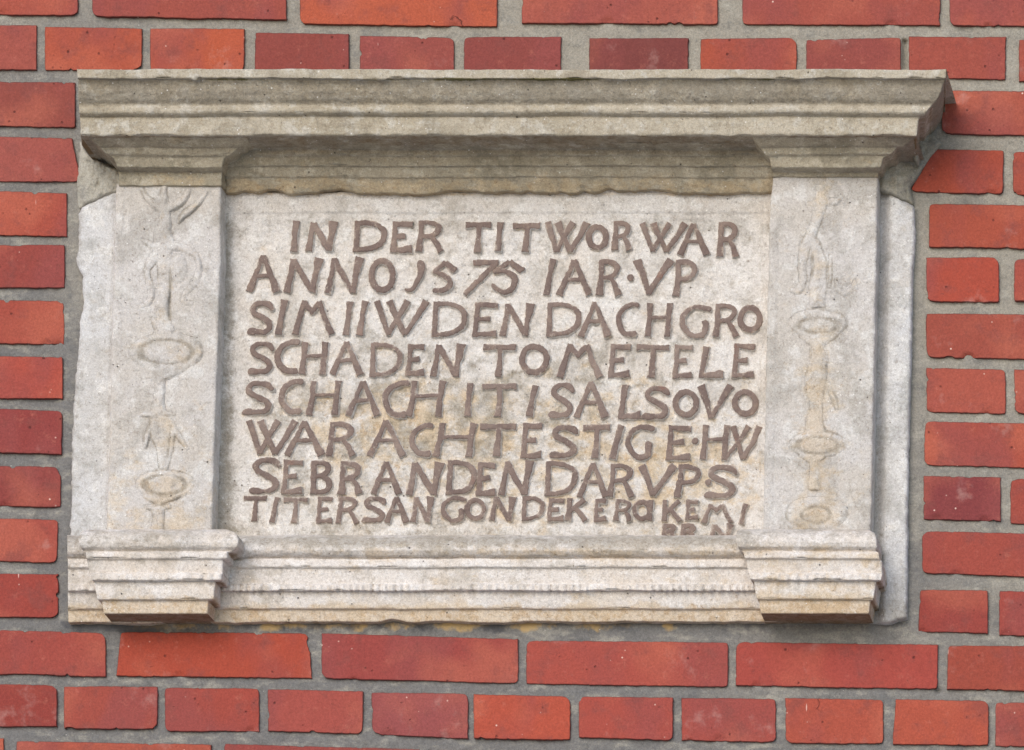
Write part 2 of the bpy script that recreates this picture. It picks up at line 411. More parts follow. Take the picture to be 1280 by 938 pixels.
BR += [(-400,-158,-39,-37,15,17,(184,78,62)), (-206,-86,29,31,84,86,(176,74,60)), (-340,-218,28,29,82,84,(190,80,62)),
       (1443,1560,-23,-22,34,36,(178,76,62)), (1404,1524,52,53,104,106,(190,82,64)),
       (-375,-130,784,786,838,840,(186,76,60)), (1443,1560,810,811,867,868,(180,74,60)),
       (-186,-64,852,854,906,908,(180,76,60)), (-320,-198,850,852,904,906,(170,70,58)), (1376,1496,880,881,935,936,(188,78,62)),
       (-375,-128,919,921,975,978,(180,76,60)), (1313,1558,949,951,1003,1006,(176,72,60))]

def tgrid(L, step):
    e = [0, 0.6, 1.5, 3.2]
    n = max(2, int((L - 2 * e[-1]) / step))
    return np.array(e[:-1] + list(np.linspace(e[-1], L - e[-1], n)) + [L - a for a in e[:-1]][::-1]) / L

def make_brick(i, b):
    x0, x1, yt0, yt1, yb0, yb1, colr = b[:7]
    sl, sr = (b[7] if len(b) > 7 else (0, 0))
    r = np.random.default_rng(100 + i)
    infr = x1 > -5 and x0 < 1285 and yb1 > -5 and yt0 < 945
    stp = 2.6 if infr else 14.0
    U = tgrid(x1 - x0, stp); Vv = tgrid(yb0 - yt0, stp)
    u, v = np.meshgrid(U, Vv)
    tlx, trx, brx, blx = x0, x1, x1 + sr, x0 + sl
    X = (1 - u) * (1 - v) * tlx + u * (1 - v) * trx + u * v * brx + (1 - u) * v * blx
    Y = (1 - u) * (1 - v) * yt0 + u * (1 - v) * yt1 + u * v * yb1 + (1 - u) * v * yb0
    Lx, Ly = x1 - x0, yb0 - yt0
    el, er, et, eb = u * Lx, (1 - u) * Lx, v * Ly, (1 - v) * Ly
    e = np.minimum(np.minimum(el, er), np.minimum(et, eb))
    # ragged outline; the lower arris is the most chipped
    sd_ = i * 3.7
    def edge_shift(coord, amp, s):
        base = fb2(coord, s * 9.1, 0.02, 2, sd_ + s) * amp * 1.3 + fb2(coord, s * 5.3, 0.16, 3, sd_ + s) * amp * 0.9 + fb2(coord, s * 2.3, 0.5, 2, sd_ + s) * amp * 0.6
        chip = sm(0.36, 0.6, fb2(coord, s * 3.3, 0.09, 3, sd_ + s + 4)) * r.uniform(0.3, 3.2)
        return np.abs(chip) + base * 0.8
    fl = np.exp(-e * 0 - el / 4.0); fr = np.exp(-er / 4.0); ft = np.exp(-et / 4.0); fb = np.exp(-eb / 4.0)
    X = X + fl * edge_shift(Y, 0.9, 1) - fr * edge_shift(Y, 0.9, 2)
    Y = Y + ft * edge_shift(X, 0.7, 3) - fb * edge_shift(X, 1.0, 4)
    # corners rounded off
    for (ex, ey, sx, sy) in ((el, et, 1, 1), (er, et, -1, 1), (el, eb, 1, -1), (er, eb, -1, -1)):
        k = r.uniform(0.1, 1) ** 4 * 5.0
        f = np.exp(-(ex + ey) / 3.2)
        X = X + sx * k * f; Y = Y + sy * k * f
    rad = 0.9
    prof = rad * (1 - np.sqrt(np.clip(1 - (1 - np.clip(e / rad, 0, 1)) ** 2, 0, 1)))
    d0 = 1.6 + r.uniform(-0.8, 1.2)
    tilt = r.uniform(-1, 1) * (u - .5) * 1.2 + r.uniform(-1, 1) * (v - .5) * 1.0
    d = d0 + tilt - prof + fb2(X, Y, 0.03, 2, sd_) * 0.7 + fb2(X, Y, 0.15, 2, sd_) * 0.25
    # occasional spalled hollow on the edge
    for _ in range(r.integers(0, 3)):
        cx = r.uniform(x0, x1); cy = r.choice([yt0, yb0, yb0]); rr = r.uniform(3, 9)
        q = np.hypot((X - cx) * 0.7, (Y - (cy + (yb1 - yb0) * (cx - x0) / Lx)))
        d = d - 2.6 * sm(rr, rr * 0.3, q)
    P = PX(X, Y, d)
    ny, nx = X.shape
    idx = np.arange(nx * ny).reshape(ny, nx)
    Vf = P.reshape(-1, 3)
    Q = np.stack([idx[:-1, :-1], idx[1:, :-1], idx[1:, 1:], idx[:-1, 1:]], -1).reshape(-1, 4)
    ring = np.concatenate([idx[0, :], idx[1:, -1], idx[-1, -2::-1], idx[-2:0:-1, 0]])
    back = Vf[ring].copy(); back[:, 1] = 0.028
    n0 = len(Vf); m = len(ring); k = np.arange(m); k2 = (k + 1) % m
    Q2 = np.stack([ring[k], ring[k2], n0 + k2, n0 + k], -1)
    me = mesh_np("brick", np.vstack([Vf, back]), np.vstack([Q, Q2]))
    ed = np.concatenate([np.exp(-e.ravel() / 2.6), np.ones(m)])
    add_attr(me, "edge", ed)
    add_attr(me, "smear", np.concatenate([np.exp(-np.minimum(np.minimum(el, er), et).ravel() / 1.8) * 0.8, np.full(m, 0.2)]))
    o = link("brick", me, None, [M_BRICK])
    c = srgb(*colr); o.color = (c[0] * 0.73, c[1] * 0.96, c[2] * 1.0, 1)
    child(o, wall)
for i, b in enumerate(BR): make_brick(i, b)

# ---- mortar bed behind and between the bricks
def rect_sdf(x, y, x0, y0, x1, y1):
    dx = np.maximum(x0 - x, x - x1); dy = np.maximum(y0 - y, y - y1)
    return np.where((dx > 0) & (dy > 0), np.hypot(dx, dy), np.maximum(dx, dy))
xs = np.concatenate([np.arange(-380, -4, 12.0), np.arange(-4, 1284, 2.5), np.arange(1284, 1560, 12.0)])
ys = np.concatenate([np.arange(-200, -4, 12.0), np.arange(-4, 942, 2.5), np.arange(942, 1120, 12.0)])
x, y = np.meshgrid(xs, ys)
pl = rect_sdf(x, y, 88, 88, 1140, 778)
d = -2.2 + fb2(x, y, 0.012, 2, 1) * 1.0 + fb2(x, y, 0.06, 3, 2) * 1.1 + fb2(x, y, 0.3, 2, 3) * 0.4
gauss = lambda x, y, cx, cy, rx, ry: np.exp(-((x - cx) / rx) ** 2 - ((y - cy) / ry) ** 2)
d = d + 2.0 * sm(20, 4, pl) * sm(180, 300, y)
d = d - 9 * sm(4, 1.5, np.abs(x - 1131)) * sm(48, 52, y) * sm(92, 86, y) - 6 * gauss(x, y, 1173, 864, 4, 3)
P = PX(x, y, d)
ny, nx = x.shape
idx = np.arange(nx * ny).reshape(ny, nx)
Q = np.stack([idx[:-1, :-1], idx[1:, :-1], idx[1:, 1:], idx[:-1, 1:]], -1).reshape(-1, 4)
me = mesh_np("mortar", P.reshape(-1, 3), Q)
stain = 0.95 * sm(24, 4, pl) * sm(772, 780, y) * sm(110, 180, x) * (1 - sm(700, 1040, x) * 0.7)
joint_dark = 0.75 * sm(26, 6, pl) * sm(772, 780, y) + 0.55 * sm(26, 6, pl) * sm(240, 300, y) * (x < 200)  # mortar darker below the plaque and along its left side
add_attr(me, "stain", stain.ravel()); add_attr(me, "joint_dark", joint_dark.ravel())
child(link("mortar", me, None, [M_MORT]), wall)

# ------------------------------------------------------------------ carved stone tools
def poly_sdf(x, y, pts):
    pts = np.asarray(pts, float); n = len(pts)
    d2 = np.full(x.shape, 1e18); s = np.ones(x.shape)
    for i in range(n):
        a, b = pts[i], pts[i - 1]
        ex, ey = b[0] - a[0], b[1] - a[1]
        wx, wy = x - a[0], y - a[1]
        t = np.clip((wx * ex + wy * ey) / (ex * ex + ey * ey + 1e-12), 0, 1)
        d2 = np.minimum(d2, (wx - ex * t) ** 2 + (wy - ey * t) ** 2)
        c1, c2, c3 = y >= a[1], y < b[1], ex * wy > ey * wx
        s = np.where((c1 & c2 & c3) | (~c1 & ~c2 & ~c3), -s, s)
    return s * np.sqrt(d2)

def relief(x0, y0, x1, y1, step, sdf, depth, base, flare=0.0, cellmask=None):
    """Sheet cut out where sdf < 0, surface depth(px,py,sdf), sides run back to `base` depth."""
    nx = int((x1 - x0) / step) + 2; ny = int((y1 - y0) / step) + 2
    x, y = np.meshgrid(x0 + np.arange(nx) * step, y0 + np.arange(ny) * step)
    s = sdf(x, y)
    sc = (s[:-1, :-1] + s[1:, :-1] + s[:-1, 1:] + s[1:, 1:]) / 4
    keep = sc < 0
    if cellmask is not None: keep &= cellmask((x[:-1, :-1] + x[1:, 1:]) / 2, (y[:-1, :-1] + y[1:, 1:]) / 2)
    idx = np.arange(nx * ny).reshape(ny, nx)
    q = np.stack([idx[:-1, :-1], idx[1:, :-1], idx[1:, 1:], idx[:-1, 1:]], -1)[keep]
    e = np.concatenate([q[:, [0, 1]], q[:, [1, 2]], q[:, [2, 3]], q[:, [3, 0]]])
    key = np.sort(e, 1); key = key[:, 0].astype(np.int64) * (nx * ny) + key[:, 1]
    _, inv, cnt = np.unique(key, return_inverse=True, return_counts=True)
    be = e[cnt[inv] == 1]
    gy, gx = np.gradient(s, step)
    gl = np.hypot(gx, gy) + 1e-9
    bv = np.unique(be)
    xf, yf, sf = x.ravel().copy(), y.ravel().copy(), s.ravel().copy()
    g1, g2 = (gx / gl).ravel(), (gy / gl).ravel()
    mv = np.clip(sf[bv], -step * .8, step * .8)
    if cellmask is not None: mv = np.where(np.abs(sf[bv]) < step * 1.2, mv, 0)
    xf[bv] -= g1[bv] * mv; yf[bv] -= g2[bv] * mv; sf[bv] = np.where(np.abs(sf[bv]) < step * 1.2, 0, sf[bv])
    d = depth(xf, yf, sf)
    used = np.unique(q); remap = -np.ones(nx * ny, int); remap[used] = np.arange(len(used))
    V = PX(xf[used], yf[used], d[used])
    # sides
    bvm = remap[bv]; bk = V[bvm].copy()
    bk[:, 0] += g1[bv] * flare / 1000; bk[:, 2] -= g2[bv] * flare / 1000
    bb = base(xf[bv], yf[bv]) if callable(base) else base
    bk[:, 1] = -np.asarray(bb) / 1000
    rb = -np.ones(nx * ny, int); rb[bv] = len(V) + np.arange(len(bv))
    a, b = be[:, 0], be[:, 1]
    side = np.stack([remap[b], remap[a], rb[a], rb[b]], -1)
    mi = np.concatenate([np.zeros(len(q), int), np.ones(len(side), int)])
    info = dict(x=np.concatenate([xf[used], xf[bv]]), y=np.concatenate([yf[used], yf[bv]]))
    return np.vstack([V, bk]), np.vstack([remap[q], side]), mi, info

def stone_noise(x, y, k=1.0, seed=0.0):
    return k * (fb2(x, y, 0.018, 2, seed) * 1.6 + fb2(x, y, 0.07, 3, seed + 2) * 1.1 + fb2(x, y, 0.3, 2, seed + 5) * 0.45)

def gauss(x, y, cx, cy, rx, ry): return np.exp(-((x - cx) / rx) ** 2 - ((y - cy) / ry) ** 2)

def put_relief(name, mat, parent, args, kw=None, ochre=None, grime_shade=None, algae=None, mats=None, keepmi=False):
    V, Q, mi, inf = relief(*args, **(kw or {}))
    me = mesh_np(name, V, Q, True, mi if keepmi else None)
    for nm, f in (("ochre", ochre), ("grime_shade", grime_shade), ("algae", algae)):
        add_attr(me, nm, f(inf['x'], inf['y']) if f else np.zeros(len(V)))
    add_attr(me, 'dirt_shade', np.zeros(len(V)))
    o = link(name, me, None, mats or [mat])
    return child(o, parent)

# ---- inscription panel
PANEL = [(276,244),(300,239),(340,241),(390,243),(430,240),(470,241),(520,239),(570,241),(610,240),(650,237),(690,236),(730,238),(780,237),(830,235),(880,238),(930,239),(970,236),
         (968,680),(262,680)]
def panel_depth(x, y, s=None):
    d = 6.0 + stone_noise(x, y, 0.7, 3)
    lx = 276 - (y - 240) * 0.025
    d = d + 3.5 * sm(16, 3, x - lx)                                    # fillet left against the pilaster
    rx = 962 - (y - 240) * 0.012
    d = d + 1.8 * sm(12, 9, rx - x) - 1.2 * np.exp(-((rx - x - 7) / 1.3) ** 2)
    top = 267 + 1.5 * fb2(x, 0, 0.01, 1, 3)
    d = d + 1.6 * sm(top + 1.5, top - 1.5, y) - 0.5 * np.exp(-((y - top) / 1.2) ** 2)
    mid = sm(300, 330, x) * sm(955, 940, x) * sm(272, 284, y)
    d = d - mid * (0.9 + 1.9 * sm(-0.1, 0.5, fb2(x, y, 0.045, 3, 9)))   # chiselled ground
    d = d + mid * (0.7 * fb2(x, y, 0.20, 3, 12) - 0.8 * sm(0.2, 0.5, fb2(x, y, 0.09, 2, 14)))
    return d
pan_ochre = lambda x, y: -0.15 + 0.70 * gauss(x, y, 640, 560, 330, 120) + 0.5 * gauss(x, y, 480, 520, 120, 50) + 0.5 * gauss(x, y, 860, 600, 110, 60) - 0.5 * sm(300, 250, y) - 0.4 * sm(320, 285, x) + 1.1 * np.exp(-((y - 243) / 4.0) ** 2)
pan_grime_shade = lambda x, y: 0.12 + 0.40 * gauss(x, y, 560, 520, 250, 90) + 0.25 * sm(650, 668, y) + 0.6 * sm(296, 284, x) - 0.3 * sm(275, 255, y)  # left margin greyed: shade beside the pilaster painted into the colour
panel = put_relief("inscription_panel", M_PANEL, plaque, (258, 232, 972, 684, 1.6, lambda x, y: poly_sdf(x, y, PANEL) + fb2(x, y, 0.2, 2, 8) * 1.2, panel_depth, 0.0),
                   ochre=pan_ochre, grime_shade=pan_grime_shade)

# ---- letters
def seg(P, *pts, w=1.0): return ('c', [(p[0], p[1], (p[2] if len(p) > 2 else 1.0) * w) for p in pts])
def arc(cx, cy, rx, ry, a0, a1, n=14, w=0.9):
    t = [math.radians(a0 + (a1 - a0) * k / n) for k in range(n + 1)]
    return [(cx + rx * math.cos(q), cy + ry * math.sin(q), w) for q in t]
def glyph(ch, w, h, W):
    a = W / 2
    L = []
    if ch == 'I': L = [[(w - a * 1.15, 0, 1.25), (w * .5, h * .45, .92), (a * 1.15, h, 1.3)]]
    elif ch == 'N': L = [[(w * .25, 1, .9), (w * .19, h * .5, .95), (a * 1.2, h, 1.3)], [(w * .25, 2, 1.1), (w * .72, h - 2, 1.0)], [(w - a * 1.5, 0, 1.7), (w * .80, h * .5, 1.0), (w * .73, h, 1.1)]]
    elif ch == 'A': L = [[(w * .5, 0, .9), (w * .34, h * .4, .85), (a * 1.2, h, 1.25)], [(w * .5, 0, .9), (w * .68, h * .45, .95), (w - a * 1.3, h, 1.4)], [(w * .30, h * .57, .75), (w * .68, h * .56, .75)]]
    elif ch == 'D': L = [[(a * 1.6, 0, 1), (a * 1.4, h * .5, .95), (a * 1.1, h, 1.1)], [(a, a * .9, .9), (w * .45, a * .8, .85), (w * .72, h * .14, .85), (w - a * 1.2, h * .30, .95), (w - a, h * .46, 1), (w - a * 1.4, h * .64, .95), (w * .74, h * .80, .9), (w * .5, h - a * 1.1, .85), (a, h - a * .8, .85)]]
    elif ch == 'E': L = [[(w * .30, 0, 1), (w * .25, h * .5, .9), (w * .16 + 1, h, 1.05)], [(w * .24, a * .85, .85), (w - 1, a * 1.15, 1.1)], [(w * .24, h * .50, .8), (w * .70, h * .47, 1.05)], [(w * .12, h - a * .8, .8), (w * .5, h - a * .9, .9), (w * .92, h - a * 1.3, 1.35)]]
    elif ch == 'R': L = [[(w * .20 + 1, 0, 1), (w * .20, h * .5, .95), (a * 1.2, h, 1.3)], [(w * .2, a * .85, .85), (w * .55, a * .8, .85), (w * .78, h * .16, .9), (w * .82, h * .28, .95), (w * .72, h * .42, .85), (w * .52, h * .50, .8), (w * .25, h * .52, .75)], [(w * .56, h * .48, .8), (w * .74, h * .72, .95), (w - a * 1.1, h, 1.25)]]
    elif ch == 'T': L = [[(0, a * 1.0, 1.15), (w * .5, a * .85, .85), (w, a * 1.0, 1.15)], [(w * .52, a, .9), (w * .50, h * .5, .9), (w * .44, h, 1.35)]]
    elif ch == 'O': L = [arc(w / 2, h / 2, w / 2 - a * .98, h / 2 - a * .9, 0, 360, 22, .98)]
    elif ch == 'S': L = [[(w - a * .6, h * .26, .7), (w * .80, h * .13, 1.1), (w * .55, a * .9, .8), (w * .30, h * .10, .85), (w * .16, h * .24, 1), (w * .24, h * .38, .95), (w * .50, h * .49, 1), (w * .74, h * .62, 1.05), (w * .82, h * .76, 1.05), (w * .68, h * .90, .95), (w * .40, h - a * .8, .85), (w * .12, h - a * 1.0, 1.2), (0, h - a * .6, .5)]]
    elif ch == 'C': L = [[(w, h * .08, 1.0), (w * .72, h * .07, .9), (w * .40, h * .17, .9), (w * .20, h * .35, 1), (w * .16, h * .55, 1), (w * .28, h * .78, 1), (w * .52, h * .92, .95), (w * .90, h - a, 1.1)]]
    elif ch == 'G': L = [[(w, h * .14, .8), (w * .80, h * .09, .95), (w * .52, a * .8, .85), (w * .26, h * .20, .9), (w * .12, h * .44, .95), (w * .20, h * .72, .95), (w * .42, h * .92, .9), (w * .68, h - a * .9, .95), (w * .82, h * .82, 1.0), (w * .84, h * .50, 1.3)]]
    elif ch == 'H': L = [[(w * .22, 0, 1.15), (w * .18, h * .5, .9), (a * 1.2, h, 1.25)], [(w - a * 1.2, 0, 1.2), (w * .84, h * .5, .95), (w * .80, h, 1.25)], [(w * .2, h * .42, .72), (w * .84, h * .42, .72)]]
    elif ch == 'M': L = [[(w * .30, 0, .9), (w * .22, h * .4, .9), (a * 1.3, h, 1.3)], [(w * .29, a * .6, 1), (w * .47, h * .34, .85), (w * .64, a * .8, 1)], [(w * .64, 1, .95), (w * .76, h * .5, .95), (w - a * 1.1, h, 1.25)]]
    elif ch == 'W': L = [[(a * 1.1, 0, 1.15), (w * .17, h * .5, .95), (w * .27, h, .9)], [(w * .27, h - 1, .9), (w * .42, h * .52, .85), (w * .62, 0, 1.2)], [(w * .28, 0, 1.3), (w * .42, h * .5, .95), (w * .56, h, .9)], [(w * .56, h - 1, .95), (w * .76, h * .5, .9), (w - a * 1.1, 0, 1.3)]]
    elif ch == 'V': L = [[(a * 1.3, 0, 1.5), (w * .26, h * .5, 1), (w * .37, h, .9)], [(w * .37, h - 1, 1.0), (w * .62, h * .5, .95), (w - a * 1.4, 0, 1.5)]]
    elif ch == 'P': L = [[(w * .28, 0, 1), (w * .24, h * .5, .95), (a * 1.2, h, 1.3)], [(w * .26, a * .85, .9), (w * .58, a * .8, .85), (w * .82, h * .16, .9), (w - a, h * .29, .95), (w * .78, h * .44, .85), (w * .55, h * .53, .85), (w * .26, h * .54, .75)]]
    elif ch == 'B': L = [[(w * .22, 0, 1), (w * .18, h, 1.1)], [(w * .2, a * .8, .8), (w * .6, a * .85, .85), (w * .82, h * .17, .9), (w * .80, h * .33, .9), (w * .55, h * .46, .9), (w * .25, h * .47, .7)], [(w * .5, h * .47, .85), (w * .80, h * .58, .95), (w - a, h * .74, 1), (w * .72, h * .92, .85), (w * .2, h - a * .7, .8)]]
    elif ch == 'K': L = [[(w * .20, 0, 1.1), (w * .18, h * .5, 1), (w * .14, h, 1.25)], [(w * .2, h * .60, .9), (w * .5, h * .35, .9), (w * .85, h * .06, 1.1)], [(w * .45, h * .42, .9), (w * .68, h * .72, 1), (w - a, h, 1.2)]]
    elif ch == 'L': L = [[(w * .38, 0, 1.25), (w * .30, h * .5, 1), (w * .2, h, 1.1)], [(w * .12, h - a * .7, .7), (w * .5, h - a * 1.0, 1.0), (w * .94, h - a * 1.5, 1.55)]]
    elif ch == '.': L = [arc(w / 2, h / 2, .4, .4, 0, 360, 4, w / W)]
    elif ch == '1': L = [[(w * .72, h * .02, .7), (w * .82, h * .16, 1.4), (w * .76, h * .45, 1), (w * .55, h * .78, .8), (w * .3, h * .97, .7), (0, h * .94, .3)]]
    elif ch == '5': L = [[(w, h * .26, .5), (w * .82, h * .30, 1.3), (w * .53, h * .07, .95)], [(w * .53, h * .07, .95), (w * .08, h * .37, .75)], [(w * .06, h * .34, .8), (w * .26, h * .41, .8), (w * .5, h * .50, .9), (w * .72, h * .68, 1.0), (w * .66, h * .84, .95), (w * .35, h * .96, .85), (w * .02, h * .97, .7)]]
    elif ch == '6': L = [[(w, h * .28, .5), (w * .84, h * .30, 1.2), (w * .54, h * .07, 1.0)], [(w * .54, h * .07, 1.0), (w * .02, h * .40, .8)], [(w * .02, h * .38, .8), (w * .3, h * .34, .8), (w * .58, h * .45, .95), (w * .68, h * .62, 1), (w * .60, h * .85, .95), (w * .36, h * .96, .85), (w * .08, h * .84, .8), (w * .0, h * .74, .5)]]
    elif ch == '7': L = [[(w * .28, a, 1.0), (w * .98, a * .9, .95)], [(w * .93, a, .85), (w * .5, h * .52, .95), (w * .04, h * .98, .85)]]
    elif ch == 'Q': L = [arc(w * .44, h * .52, w * .34, h * .40, 0, 360, 18, .85), [(w * .86, 0, 1.1), (w * .82, h * .5, .9), (w * .80, h, 1.2)], [(w * .4, a * .7, .7), (w * .9, a * .7, .8)]]
    elif ch == 'w': L = [[(a, h - 1, .9), (w * .40, h * .5, .85), (w * .66, 0, 1.25)], [(w * .28, 0, 1.25), (w * .40, h * .5, .9), (w * .52, h, .9)], [(w * .52, h - 1, .95), (w * .76, h * .5, .9), (w - a * 1.1, 0, 1.25)]]
    return L

def smooth_pts(p):
    if len(p) < 5: return p
    out = []
    q = [p[0]] + list(p) + [p[-1]]
    for i in range(1, len(q) - 2):
        a, b, c, d = [np.array(v, float) for v in q[i - 1:i + 3]]
        for t in (0, 0.25, 0.5, 0.75):
            out.append(tuple(0.5 * (2 * b + (c - a) * t + (2 * a - 5 * b + 4 * c - d) * t * t + (3 * b - a - 3 * c + d) * t ** 3)))
    out.append(tuple(p[-1]))
    return out
def strokes_sdf(x, y, L, W):
    L = [smooth_pts(p) for p in L]
    out = np.full(x.shape, 1e9)
    for pts in L:
        n = len(pts)
        for i in range(n - 1):
            ax, ay, aw = pts[i]; bx, by, bw = pts[i + 1]
            ex, ey = bx - ax, by - ay; ln = math.hypot(ex, ey) + 1e-9
            ux, uy = ex / ln, ey / ln
            tu = (x - ax) * ux + (y - ay) * uy
            tv = -(x - ax) * uy + (y - ay) * ux
            t = np.clip(tu / ln, 0, 1)
            r = (aw + (bw - aw) * t) * W / 2
            cap = np.hypot(tu - t * ln, tv) - r
            if i == 0:
                cap = np.where(tu < 0, np.maximum(np.abs(tv) - r, -tu), cap)
            if i == n - 2:
                cap = np.where(tu > ln, np.maximum(np.abs(tv) - r, tu - ln), cap)
            k = 1.0
            m = np.clip(0.5 + 0.5 * (out - cap) / k, 0, 1)
            out = np.where(out > 1e8, cap, out * (1 - m) + cap * m - k * m * (1 - m))
    return out

TXT = [
 # line 1
 ('I',363,374.5,276,315),('N',381,422.5,277,314),('D',441,483.5,276,315),('E',485,517,277,316),('R',519,555,276,315),('T',582,614,278,316),('I',618,630,278,314),
 ('T',641,675,279,315),('W',680,738,278,315),('O',732.5,761,281,313),('R',764,790,277,313),('W',799,860,279,315),('A',846,888,280,319),('R',895,924,278,321),
 # line 2
 ('A',307,351,320,365),('N',354,404,323,366),('N',405,454.5,322,367),('O',461,494.5,323,366),('1',506,531,327,364),('5',541,571,325,365),('7',578.5,624,325,369),('6',616,656,324,367),
 ('I',679,695.5,324,369),('A',694.5,741,325,369),('R',745,777,325,369),('.',784.5,791.5,344,351),('V',791,844,325,368),('P',840,872,325,370),
 # line 3
 ('S',311,342.5,376,418),('I',344,360,375,418),('M',364,418.5,376,418),('I',428.5,442,377,419),('I',445,461,376,419),('W',466.5,537,376,419),('D',539,584,377,421),('E',586,624,378,421),
 ('N',624,668.5,379,420),('D',682,726.5,378,421),('A',722,765,378,421),('C',768.5,798,378,421),('H',805,841.5,379,421),('G',848,888,381,423),('R',890,924,380,421),('O',922,953,382,416),
 # line 4
 ('S',311,343,427,468),('C',342,374,425,467.5),('H',373,411,428,468),('A',411,455,428,468.5),('D',461.5,503,429,471),('E',505,532,430,470),('N',537,582,430,471),('T',604,645,431,471),
 ('O',649,687,430,469),('M',694.5,754.5,430,472),('E',757,789.5,430,472),('T',796,836,431,472),('E',838,867,431,473),('L',869,906,433,472.5),('E',911.5,944.5,430,472.5),
 # line 5
 ('S',304,343,476.5,518.5),('C',347,378,474,518),('H',382,427.5,476,519),('A',431,476.5,477,519.5),('C',476.5,511,476,522),('H',506.5,558,476,521),('I',580,592,479,521),('T',603,645.5,480,521),
 ('I',657.5,673.5,482,521),('S',687.5,718,478.5,522),('A',715.5,762,478,522),('L',769,803,481,524),('S',804,837.5,483,524),('O',841,874,487,522),('V',871,918,482,523),('O',915,948,487,521),
 # line 6
 ('W',307,373,526,568),('A',354.5,407,527,569),('R',407,445,528,570),('A',457.5,508,526,570),('C',510.5,540.5,529,571),('H',540,597,529,571),('T',600,645.5,530,570.5),('E',648,679,529,573.5),
 ('S',688.5,723,531,572.5),('T',729,762.5,531,573),('I',761,781,532,574),('G',780.5,817,531,575),('E',828.5,865.5,532,575.5),('.',865.7,872.5,548.5,555),('H',874,913,531,575),('w',902,953,533,574.5),
 # line 7
 ('S',313,351.5,572,617),('E',348.5,380,575,618),('B',386,415,576,617.5),('R',422,453,577,618),('A',462.5,503.5,577,618),('N',506.5,555,578,619),('D',557,596,575.5,618.5),('E',592.5,621,578,620),
 ('N',622.5,667.5,576,619),('D',680,722,577,620),('A',720,762.5,579,621),('R',758.5,794,580,621),('V',797,848,582,619.5),('P',842,876.5,581,622),('.',882,889,600,606),('S',882,923,581,622.5),
 # line 8
 ('T',305,333.5,620,652),('I',336,350.5,622,653),('T',354,385,622,654),('E',393,417,621,654),('R',419,449.5,621,654.5),('S',454,483,621,653),('A',480,512,621,653),('N',512.5,543,621,653),
 ('G',550,582,621,653),('O',581,607.5,623,651),('N',611,645.5,621,651),('D',651.5,681,621,651),('E',681,706,623,652),('K',706,735,623,651),('E',741,759,623,652),('R',766,790.5,624,651.5),
 ('Q',791,817,625,651),('K',826,853,625,652),('E',854.5,874,625,650),('M',876,917.5,630,654),('I',922.5,935.5,630,655),
 # line 9, running under the base moulding
 ('R',826.5,845,655,675),('R',850,870,655,675),('N',885,917.5,655,676),
]
for i, (ch, x0, x1, y0, y1) in enumerate(TXT):
    line8 = y0 >= 619
    W = (6.0 if line8 else 7.15) if ch != '.' else 6.8
    if y0 >= 655: W = 6.2
    W *= random.uniform(0.95, 1.06)
    L = glyph(ch, x1 - x0, y1 - y0, W)
    L = [[(px + x0, py + y0, pw) for px, py, pw in pts] for pts in L]
    sd_ = i * 1.37
    f = lambda x, y: strokes_sdf(x + fb2(x, y, 0.09, 2, sd_) * 1.1, y + fb2(x, y, 0.09, 2, sd_ + 50) * 1.1, L, W) + fb2(x, y, 0.35, 2, sd_ + 9) * 0.75 + 0.7 * sm(0.25, 0.6, fb2(x, y, 0.10, 2, sd_ + 19))
    faded = 0.8 if (line8 and x0 < 480) else 0.0
    dep = lambda x, y, s: 8.6 - faded + stone_noise(x, y, 0.35, 3) - 0.9 * sm(-1.6, 0, s) + fb2(x, y, 0.3, 2, 4) * 0.25
    V, Q, mi, inf = relief(x0 - 3, y0 - 3, x1 + 3, y1 + 3, 0.8, f, dep, 3.0, flare=1.0)
    me = mesh_np("letter", V, Q, True, mi)
    add_attr(me, "ochre", np.full(len(V), 0.2)); add_attr(me, "grime_shade", np.zeros(len(V))); add_attr(me, "algae", np.zeros(len(V))); add_attr(me, "dirt_shade", np.zeros(len(V)))
    rim = np.zeros(len(V)); sfv = f(inf["x"], inf["y"]); rim = np.exp(np.minimum(sfv, 0) / 1.1)
    fade = 0.45 * sm(870, 930, inf["x"]) * sm(570, 600, inf["y"]) + 0.2 * sm(615, 630, inf["y"]) + 0.1 * sm(450, 300, inf["x"]) * sm(570, 640, inf["y"])
    add_attr(me, "rim", rim); add_attr(me, "fade", fade)
    o = link("letter", me, None, [M_LET, M_PANEL])
    o.parent = panel
# keep sub-parts at the place they were built (panel carries the offset)
# (letters are built in world space; the panel is shifted by its own parent, so they share it)

